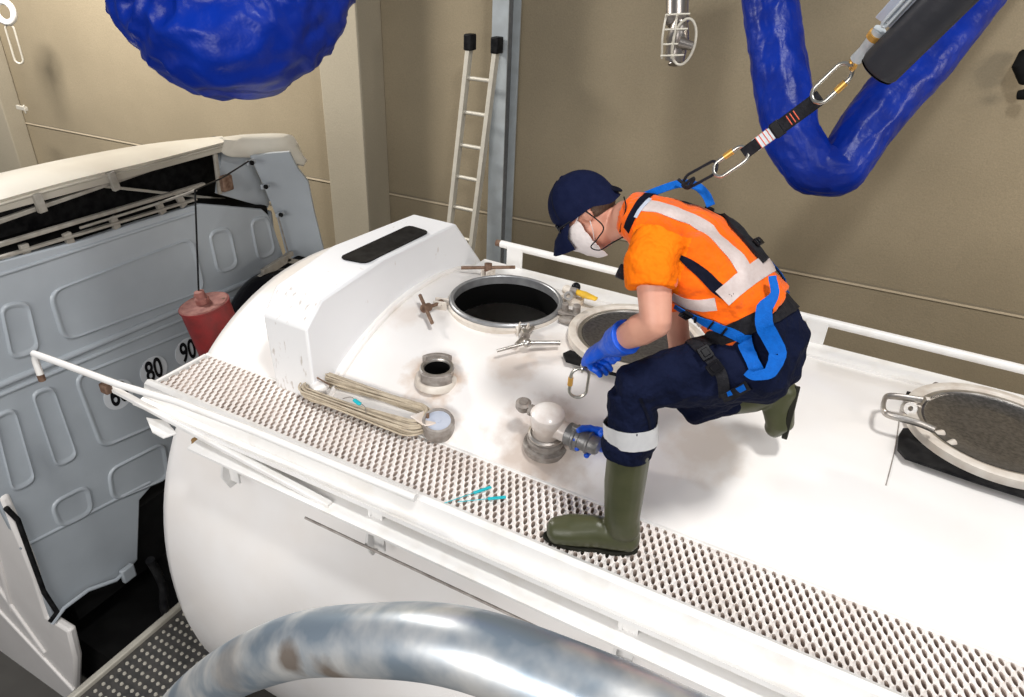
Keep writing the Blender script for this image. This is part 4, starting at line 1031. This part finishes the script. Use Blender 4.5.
drape([(654, 192), (645, 198), (637, 208), (630, 222), (627, 230)], .028, 'darknavy', 'shirt_collar', shirt, BS, off=.002)
drape([(650, 200), (642, 208), (636, 218)], .010, 'disc', 'grey_piping', shirt, BS, off=.0045)

# ring of tape round the shin
def ring_drape(c_, axis, width, m, nm, parent, tree, off=.002, seg=40, rad=.2, thick=.002):
    x_, y_, z_ = frame(axis); P = []; Nn = []
    for i in range(seg+1):
        a = 2*math.pi*i/seg; d_ = x_*math.cos(a)+y_*math.sin(a); r_ = tree.ray_cast(c_+d_*rad, -d_)
        P.append(r_[0] if r_[0] is not None else c_+d_*.08); Nn.append(d_)
    return build(nm, ribbon(P, Nn, width, off, thick, None, 3), m, parent, angle=50)
shin = (hemL-knL).normalized()
ring_drape(AY(624, 429, 1.835), shin, .066, 'silver', 'reflective_band', trs, BT, off=.003, rad=.15)
# cargo pocket, seams
drape([(640, 398), (648, 418), (650, 430)], .010, 'darknavy', 'side_seam', trs, BT)
# ---- belt
beltp = [(700, 343), (716, 337), (738, 329), (762, 319), (784, 307), (799, 295)]
blt = drape(beltp, .058, 'blackweb', 'belt', man, ALL, off=.004, thick=.004)

# ---- harness
har = drape([(676, 304), (692, 313), (712, 323), (730, 331), (742, 337)], .030, 'blue', 'safety_harness', man, ALL, off=.009, thick=.003)
drape([(733, 210), (748, 228), (760, 246), (776, 262), (788, 276), (792, 290)], .020, 'blue', 'back_strap', har, ALL, off=.010, thick=.003)
lp_ = [AY(786, 268, 2.0), AY(793, 284, 1.93), AY(789, 300, 1.88), AY(783, 318, 1.86), AY(790, 340, 1.87), AY(785, 358, 1.87), AY(772, 371, 1.86), AY(756, 377, 1.86), AY(746, 372, 1.87)]
lp_s = spline(lp_, 6); Nn = [V((.15, -.85, .45)).normalized()]*len(lp_s)
wds = interp([.022, .024, .034, .048, .050, .046, .036, .026, .020], 6)
P2 = []
for p in lp_s:
    q_ = ALL.find_nearest(p); P2.append(q_[0]+(p-q_[0]).normalized()*min(.03, (p-q_[0]).length) if (p-q_[0]).dot(q_[1]) > 0 else q_[0]+q_[1]*.012)
P2 = [P2[0]]+[(P2[i-1]+P2[i]+P2[i+1])/3 for i in range(1, len(P2)-1)]+[P2[-1]]
build('seat_strap', ribbon(P2, Nn, wds, .006, .003, None, 3), 'blue', har, angle=50)
drape([(744, 334), (747, 348), (752, 362), (757, 372)], .040, 'blue', 'hip_strap', har, ALL, off=.010, thick=.003)
drape([(682, 199), (700, 204), (720, 214), (738, 232), (754, 250), (764, 262)], .036, 'blackweb', 'back_pad', har, ALL, off=.004, thick=.009)
drape([(690, 340), (700, 349), (712, 362), (722, 376), (724, 396)], .034, 'blackweb', 'thigh_strap', har, ALL, off=.004, thick=.003)
drape([(722, 397), (734, 392), (748, 384)], .034, 'blackweb', 'thigh_strap', har, ALL, off=.007, thick=.003)
drape([(726, 392), (732, 390)], .018, 'blue', 'thigh_stripe', har, ALL, off=.011, thick=.002)
drape([(738, 388), (744, 385)], .018, 'blue', 'thigh_stripe', har, ALL, off=.011, thick=.002)
def buckle(px, py, w_, h_, m='blackgloss', nm='buckle', dirpx=(1, .6), off=.016):
    h_0, n_ = hit(px, py, ALL); h1_, _ = hit(px+dirpx[0]*6, py+dirpx[1]*6, ALL)
    t_ = (h1_-h_0); t_ = (t_-n_*t_.dot(n_)).normalized(); s_ = n_.cross(t_)
    c_ = h_0+n_*off
    return build(nm, MB().box(c_, (w_, h_, .010), (t_, s_, n_)).box(c_+n_*.006, (w_*.6, h_*.55, .006), (t_, s_, n_)), m, har, bevel=.002)
buckle(688, 311, .030, .044); buckle(704, 354, .042, .040, dirpx=(.7, 1)); buckle(714, 368, .036, .046, dirpx=(.7, 1))
buckle(754, 246, .026, .034, dirpx=(.7, 1), off=.02); buckle(711, 208, .03, .034, off=.02)
for a, b_ in ((698, 316), (712, 323), (724, 329)): buckle(a, b_, .006, .032, nm='strap_keeper', off=.014)
h_, n_ = hit(757, 373, ALL); 
# dorsal straps rising to the D ring
dr = AY(706, 176, 2.12)
sp_ = spline([AY(640, 198, 2.09), AY(660, 190, 2.10), AY(680, 184, 2.12), AY(696, 186, 2.13), AY(706, 195, 2.13), AY(711, 206, 2.12)], 6)
Nn = [V((-.1, -.75, .65)).normalized()]*len(sp_)
build('shoulder_strap', ribbon(sp_, Nn, .026, 0, .003, None, 3), 'blue', har, angle=50)
dp = (V((-.2, -.8, .5))).normalized()
rp2 = oval(AY(700, 175, 2.12), .115, .042, (AY(712, 169, 2.12)-AY(688, 182, 2.12)).normalized(), UP, 32)
build('dorsal_ring', MB().tube(rp2, .0045, 8, closed=True), 'glassframe', har)
build('dorsal_plate', MB().tube(spline([AY(678, 179, 2.1), AY(688, 186, 2.1), AY(694, 178, 2.1), AY(682, 186, 2.1)], 6), .005, 8), 'blackweb', har)
# badge on the chest
h_, n_ = hit(622, 268, BS); bc_ = AY(622, 272, 1.98)
build('chest_badge', MB().box(bc_, (.030, .02, .045), ((RT*.9-UP*.4).normalized(), FW, (UP*.9+RT*.4).normalized())).cyl(bc_-FW*.01, bc_-FW*.016, .012, seg=14), 'glassframe', shirt, bevel=.004)

# ---- boots
mb = MB()
sh0 = hemL+V((.012, 0, .05))
mb.loft([(sh0, .070, .072), (knL*.30+anL*.70+V((.02, 0, 0)), .066, .070), (anL+V((.016, 0, .02)), .056, .062), (anL+V((.026, 0, -.035)), .050, .062)], (0, 1, 0), 20)
ft0 = V((-.43, 1.815, -1.815)); ft1 = V((-.675, 1.735, -1.825)); fd = (ft1-ft0).normalized(); fl_ = V((-fd.y, fd.x, 0)).normalized()
mb.loft([(ft0+V((.015, 0, .012)), .046, .050), (ft0*.6+ft1*.4+V((0, 0, .020)), .050, .062), (ft0*.25+ft1*.75+V((0, 0, .012)), .058, .056), (ft1+V((.015, 0, .006)), .050, .048)], fl_, 20)
bme = remesh('boot', mb, .005, 8)
bt = finish('rubber_boot', bme, 'boot', man, angle=180)
ol = []
for k in range(32):
    a = 2*math.pi*k/32; L_ = (ft1-ft0).length+.085; u_ = math.cos(a)*.5; wv = math.sin(a)*(.048+.006*math.cos(a))*(1-.25*math.exp(-((u_+.05)/.12)**2))
    p = (ft0+ft1)/2-fd*.008+fd*(u_*L_)+fl_*wv; ol.append(V((p.x, p.y, -1.869)))
build('boot_sole', MB().prism(ol, (0, 0, .018)), 'sole', bt, bevel=.003)
mb = MB()
toe2 = AY(776, 436, 2.36)
mb.loft([(knR*.62+anR*.38, .060, .060), (knR*.3+anR*.7, .060, .062), (anR+V((-.02, 0, .0)), .054, .056)], (0, 1, 0), 18, round_ends=False)
mb.loft([(anR+V((.015, 0, .015)), .048, .056), (anR+V((.012, .0, -.06)), .050, .060), (toe2+V((.0, 0, .060)), .056, .052), (toe2+V((-.015, 0, .035)), .050, .038)], (0, 1, 0), 18)
b2me = remesh('boot', mb, .005, 8)
bt2 = finish('rubber_boot', b2me, 'boot', man, angle=180)
vsd = []; s0 = anR+V((.068, 0, .035)); s1_ = toe2+V((.040, 0, .012)); sdv = (s1_-s0).normalized(); so = V((sdv.z, 0, -sdv.x)); so = so if so.x > 0 else -so
ol = []
for k in range(28):
    a = 2*math.pi*k/28; u_ = math.cos(a)*.5; L_ = (s1_-s0).length+.02; ol.append((s0+s1_)/2+sdv*(u_*L_)+V((0, 1, 0))*(math.sin(a)*(.042+.008*math.cos(a))))
build('boot_sole', MB().prism(ol, so*-.020), 'sole', bt2, bevel=.003)

# ---- gloves: palm, five fingers, cuff
def hand(wrist, d, n, side, curls, nm, thumb=(.6, .55, .55), tcurl=.5, cuff_to=None, scale=1.0, spread=.02, cuffr=(.046, .040)):
    d = V(d).normalized(); n = V(n); n = (n-d*n.dot(d)).normalized(); s_ = d.cross(n).normalized()*side; k = scale
    mb = MB()
    mb.loft([(wrist-d*.015, .030*k, .024*k), (wrist+d*.025*k, .038*k, .021*k), (wrist+d*.065*k, .043*k, .018*k), (wrist+d*.090*k, .041*k, .015*k)], s_, 18)
    for i, (ln, cu) in enumerate(zip((.074, .082, .076, .060), curls)):
        o_ = .031-.0205*i; base = wrist+d*(.088-(.004 if i in (0, 3) else 0)-(.006 if i == 3 else 0))*k+s_*o_*k
        dd = (d+s_*(spread*(1.5-i))).normalized(); p = base-dd*.012; pts = [p]; rs = [.0105*k]
        for seg_, fr in enumerate((.45, .30, .25)):
            R_ = Matrix.Rotation(cu*(1.0, 1.1, .7)[seg_], 3, dd.cross(n).normalized()); dd = (R_ @ dd).normalized()
            for h_ in (.5, 1): pts.append(pts[-1]+dd*(ln*fr*k*.5)); rs.append((.0103, .0098, .0088)[seg_]*k)
        mb.tube(pts, rs, 12); mb.ell(pts[-1], ID, (rs[-1],)*3, 12, 8)
    td = (s_*thumb[0]+d*thumb[1]+n*thumb[2]).normalized(); p0_ = wrist+d*.022*k+s_*.026*k
    pts = [p0_, p0_+td*.032*k]; ax_ = td.cross((n-s_*.4).normalized()).normalized(); t2 = Matrix.Rotation(tcurl, 3, ax_) @ td
    pts += [pts[-1]+t2*.028*k]; t3 = Matrix.Rotation(tcurl*.8, 3, ax_) @ t2; pts += [pts[-1]+t3*.024*k]
    mb.tube(pts, [.015*k, .0135*k, .0115*k, .0100*k], 12); mb.ell(pts[-1], ID, (.010*k,)*3, 12, 8)
    if cuff_to is not None:
        c_ = V(cuff_to); mb.loft([(wrist+d*.01, .033, .027), (wrist*.55+c_*.45, cuffr[0]*.86, cuffr[1]*.86), (c_, cuffr[0], cuffr[1])], s_, 20, round_ends=False)
    me_ = remesh(nm, mb, .0032, 4, disp=crease(35, .0016))
    return finish(nm, me_, 'glove', man, angle=180)
wl = wrL+(wrL-elL).normalized()*.005
dL = AY(570, 366, 1.95)-wl
cufL = elL*.42+wrL*.58
gvL = hand(wl, dL, (.55, .25, -.8), -1 if True else 1, (1.15, 1.1, 1.1, 1.0), 'rubber_glove', thumb=(.5, .6, .5), tcurl=.6, cuff_to=cufL, cuffr=(.058, .056), scale=1.18)
# flared tip of the gauntlet
gvR = hand(wR_, V((-1, .04, .0)), V((-.15, -1, .0)), 1, (.45, .5, .55, .65), 'rubber_glove', thumb=(.85, .45, .45), tcurl=.5, cuff_to=wR_+(elR-wR_).normalized()*.12, spread=.22, scale=1.35)

# ================================================================== carabiner in the hand
def carabiner(c_, L_, W_, u_, v_, nm, label, sleeve=(-1, .25), m='carab'):
    c_ = V(c_); u_ = V(u_).normalized(); v_ = V(v_); v_ = (v_-u_*v_.dot(u_)).normalized(); n_ = u_.cross(v_)
    t_ = thing(nm, label, 'carabiner', c_-u_*L_/2)
    build('hook_body', MB().tube(oval(c_, L_, W_, u_, v_, 40), .0055, 10, closed=True), m, t_)
    g = c_+v_*(sleeve[0]*W_/2)
    build('gate', MB().cyl(g-u_*L_*.24, g+u_*L_*.24, .0066, seg=12), m, t_)
    build('locking_sleeve', MB().cyl(g+u_*L_*(sleeve[1]-.14), g+u_*L_*(sleeve[1]+.12), .0092, seg=14), 'brass', t_)
    return t_
cc_ = AY(579, 383, 1.90)
cb = carabiner(cc_, .118, .060, AY(582, 366, 1.90)-AY(577, 400, 1.90), RT, 'carabiner', 'steel carabiner held in the left glove above the valve', sleeve=(-1, .05))
sw = AY(582, 368, 1.905); build('swivel_eye', MB().tube([sw+UP*(.012*math.cos(a))+FW*(.012*math.sin(a)) for a in [2*math.pi*i/16 for i in range(16)]], .005, 8, closed=True), 'carab', cb)

# ================================================================== fall arrest line above the worker
ca, cb_ = AD(716, 172, 2.08), AD(746, 151, 2.02)
carabiner((ca+cb_)/2, (cb_-ca).length+.01, .048, cb_-ca, UP, 'carabiner', 'steel carabiner hooked to the ring between the worker\'s shoulders', sleeve=(1, .05))
w0, w1 = AD(745, 153, 2.02), AD(821, 97, 1.86)
wt_ = thing('webbing_lanyard', 'short black webbing lanyard with red stitching between two carabiners', 'lanyard', w0)
def web(a, b_, w_, m, nm, parent, th=.006, n_=None):
    d_ = (b_-a).normalized(); nn = -FW; s_ = d_.cross(nn).normalized(); nn = s_.cross(d_)
    return build(nm, MB().box((a+b_)/2, ((b_-a).length, w_, th), (d_, s_, nn)), m, parent, bevel=.0015)
def mixp(t_): return w0*(1-t_)+w1*t_
web(mixp(-.02), mixp(.20), .034, 'blackweb', 'end_loop', wt_, .010)
web(mixp(.14), mixp(.42), .036, 'clear', 'label_sleeve', wt_, .008)
for i in range(4): web(mixp(.19+.05*i), mixp(.205+.05*i), .037, 'redthread', 'red_stitch', wt_, .0095)
web(mixp(.38), mixp(1.0), .040, 'blackweb', 'webbing', wt_, .012)
web(mixp(.40), mixp(.50), .046, 'blackgloss', 'keeper', wt_, .018)
for i in range(3): web(mixp(.60+.045*i), mixp(.615+.045*i), .030, 'redthread', 'red_stitch', wt_, .0135)
c2a, c2b = AD(816, 98, 1.86), AD(848, 68, 1.80)
carabiner((c2a+c2b)/2, (c2b-c2a).length+.015, .052, c2b-c2a, UP, 'carabiner', 'larger steel carabiner linking the webbing lanyard to the fall arrester', sleeve=(-1, .1))
e0, e1_ = AD(877, 71, 1.72), AD(985, -38, 1.50)
fa = thing('fall_arrester', 'dark grey cylindrical fall arrester with folded webbing at the top right', 'fall arrester', e0)
fx = (e1_-e0).normalized()
build('housing', MB().lathe([(.040, .0), (.047, .004), (.050, .012), (.050, (e1_-e0).length)], e0, fx, 40), 'retract', fa)
build('end_cover', MB().lathe([(.046, -.001), (.040, -.004), (.01, -.005)], e0, fx, 32), 'blackgloss', fa)
k0, k1 = AD(851, 66, 1.79), AD(888, 20, 1.66)
mb = MB().cyl(k0*.62+k1*.38, k0*.2+k1*.8, .013, .016, 14).cyl(k0*.85+k1*.15, k0*.6+k1*.4, .016, .012, 14)
build('swivel_hook', mb, 'clear', fa); kk = k0*.93+k1*.07
build('hook_eye', MB().tube([kk+UP*(.015*math.cos(a))+FW*(.015*math.sin(a)) for a in [2*math.pi*i/18 for i in range(18)]], .005, 8, closed=True), 'brass', fa)
build('swivel_collar', MB().cyl(k0*.38+k1*.62, k0*.28+k1*.72, .019, seg=14), 'brass', fa)
q0_, q1_ = AD(886, 24, 1.66), AD(928, -22, 1.56)
for i in range(4):
    o_ = (RT*.6+UP*.5)*(.013*(i-1.5)); d_ = (q1_-q0_).normalized()
    L_ = (q1_-q0_).length; zl = oval((q0_+q1_)/2+o_, L_*(1-.06*abs(i-1.5)), .012, d_, (RT*.77-UP*.64)*-1 if i % 2 else (RT*.77-UP*.64), 20)
    build('webbing_fold', MB().tube([p for p in zl], .0036, 8, closed=True, flat=1), 'clear', fa)
mbb = MB().box((q0_+q1_)/2+FW*.012, ((q1_-q0_).length*.9, .058, .006), ((q1_-q0_).normalized(), (q1_-q0_).normalized().cross(FW).normalized(), FW))
build('webbing_backing', mbb, 'disc', fa, bevel=.002)
for o in bpy.data.objects:
    if '_org' in o: del o['_org']
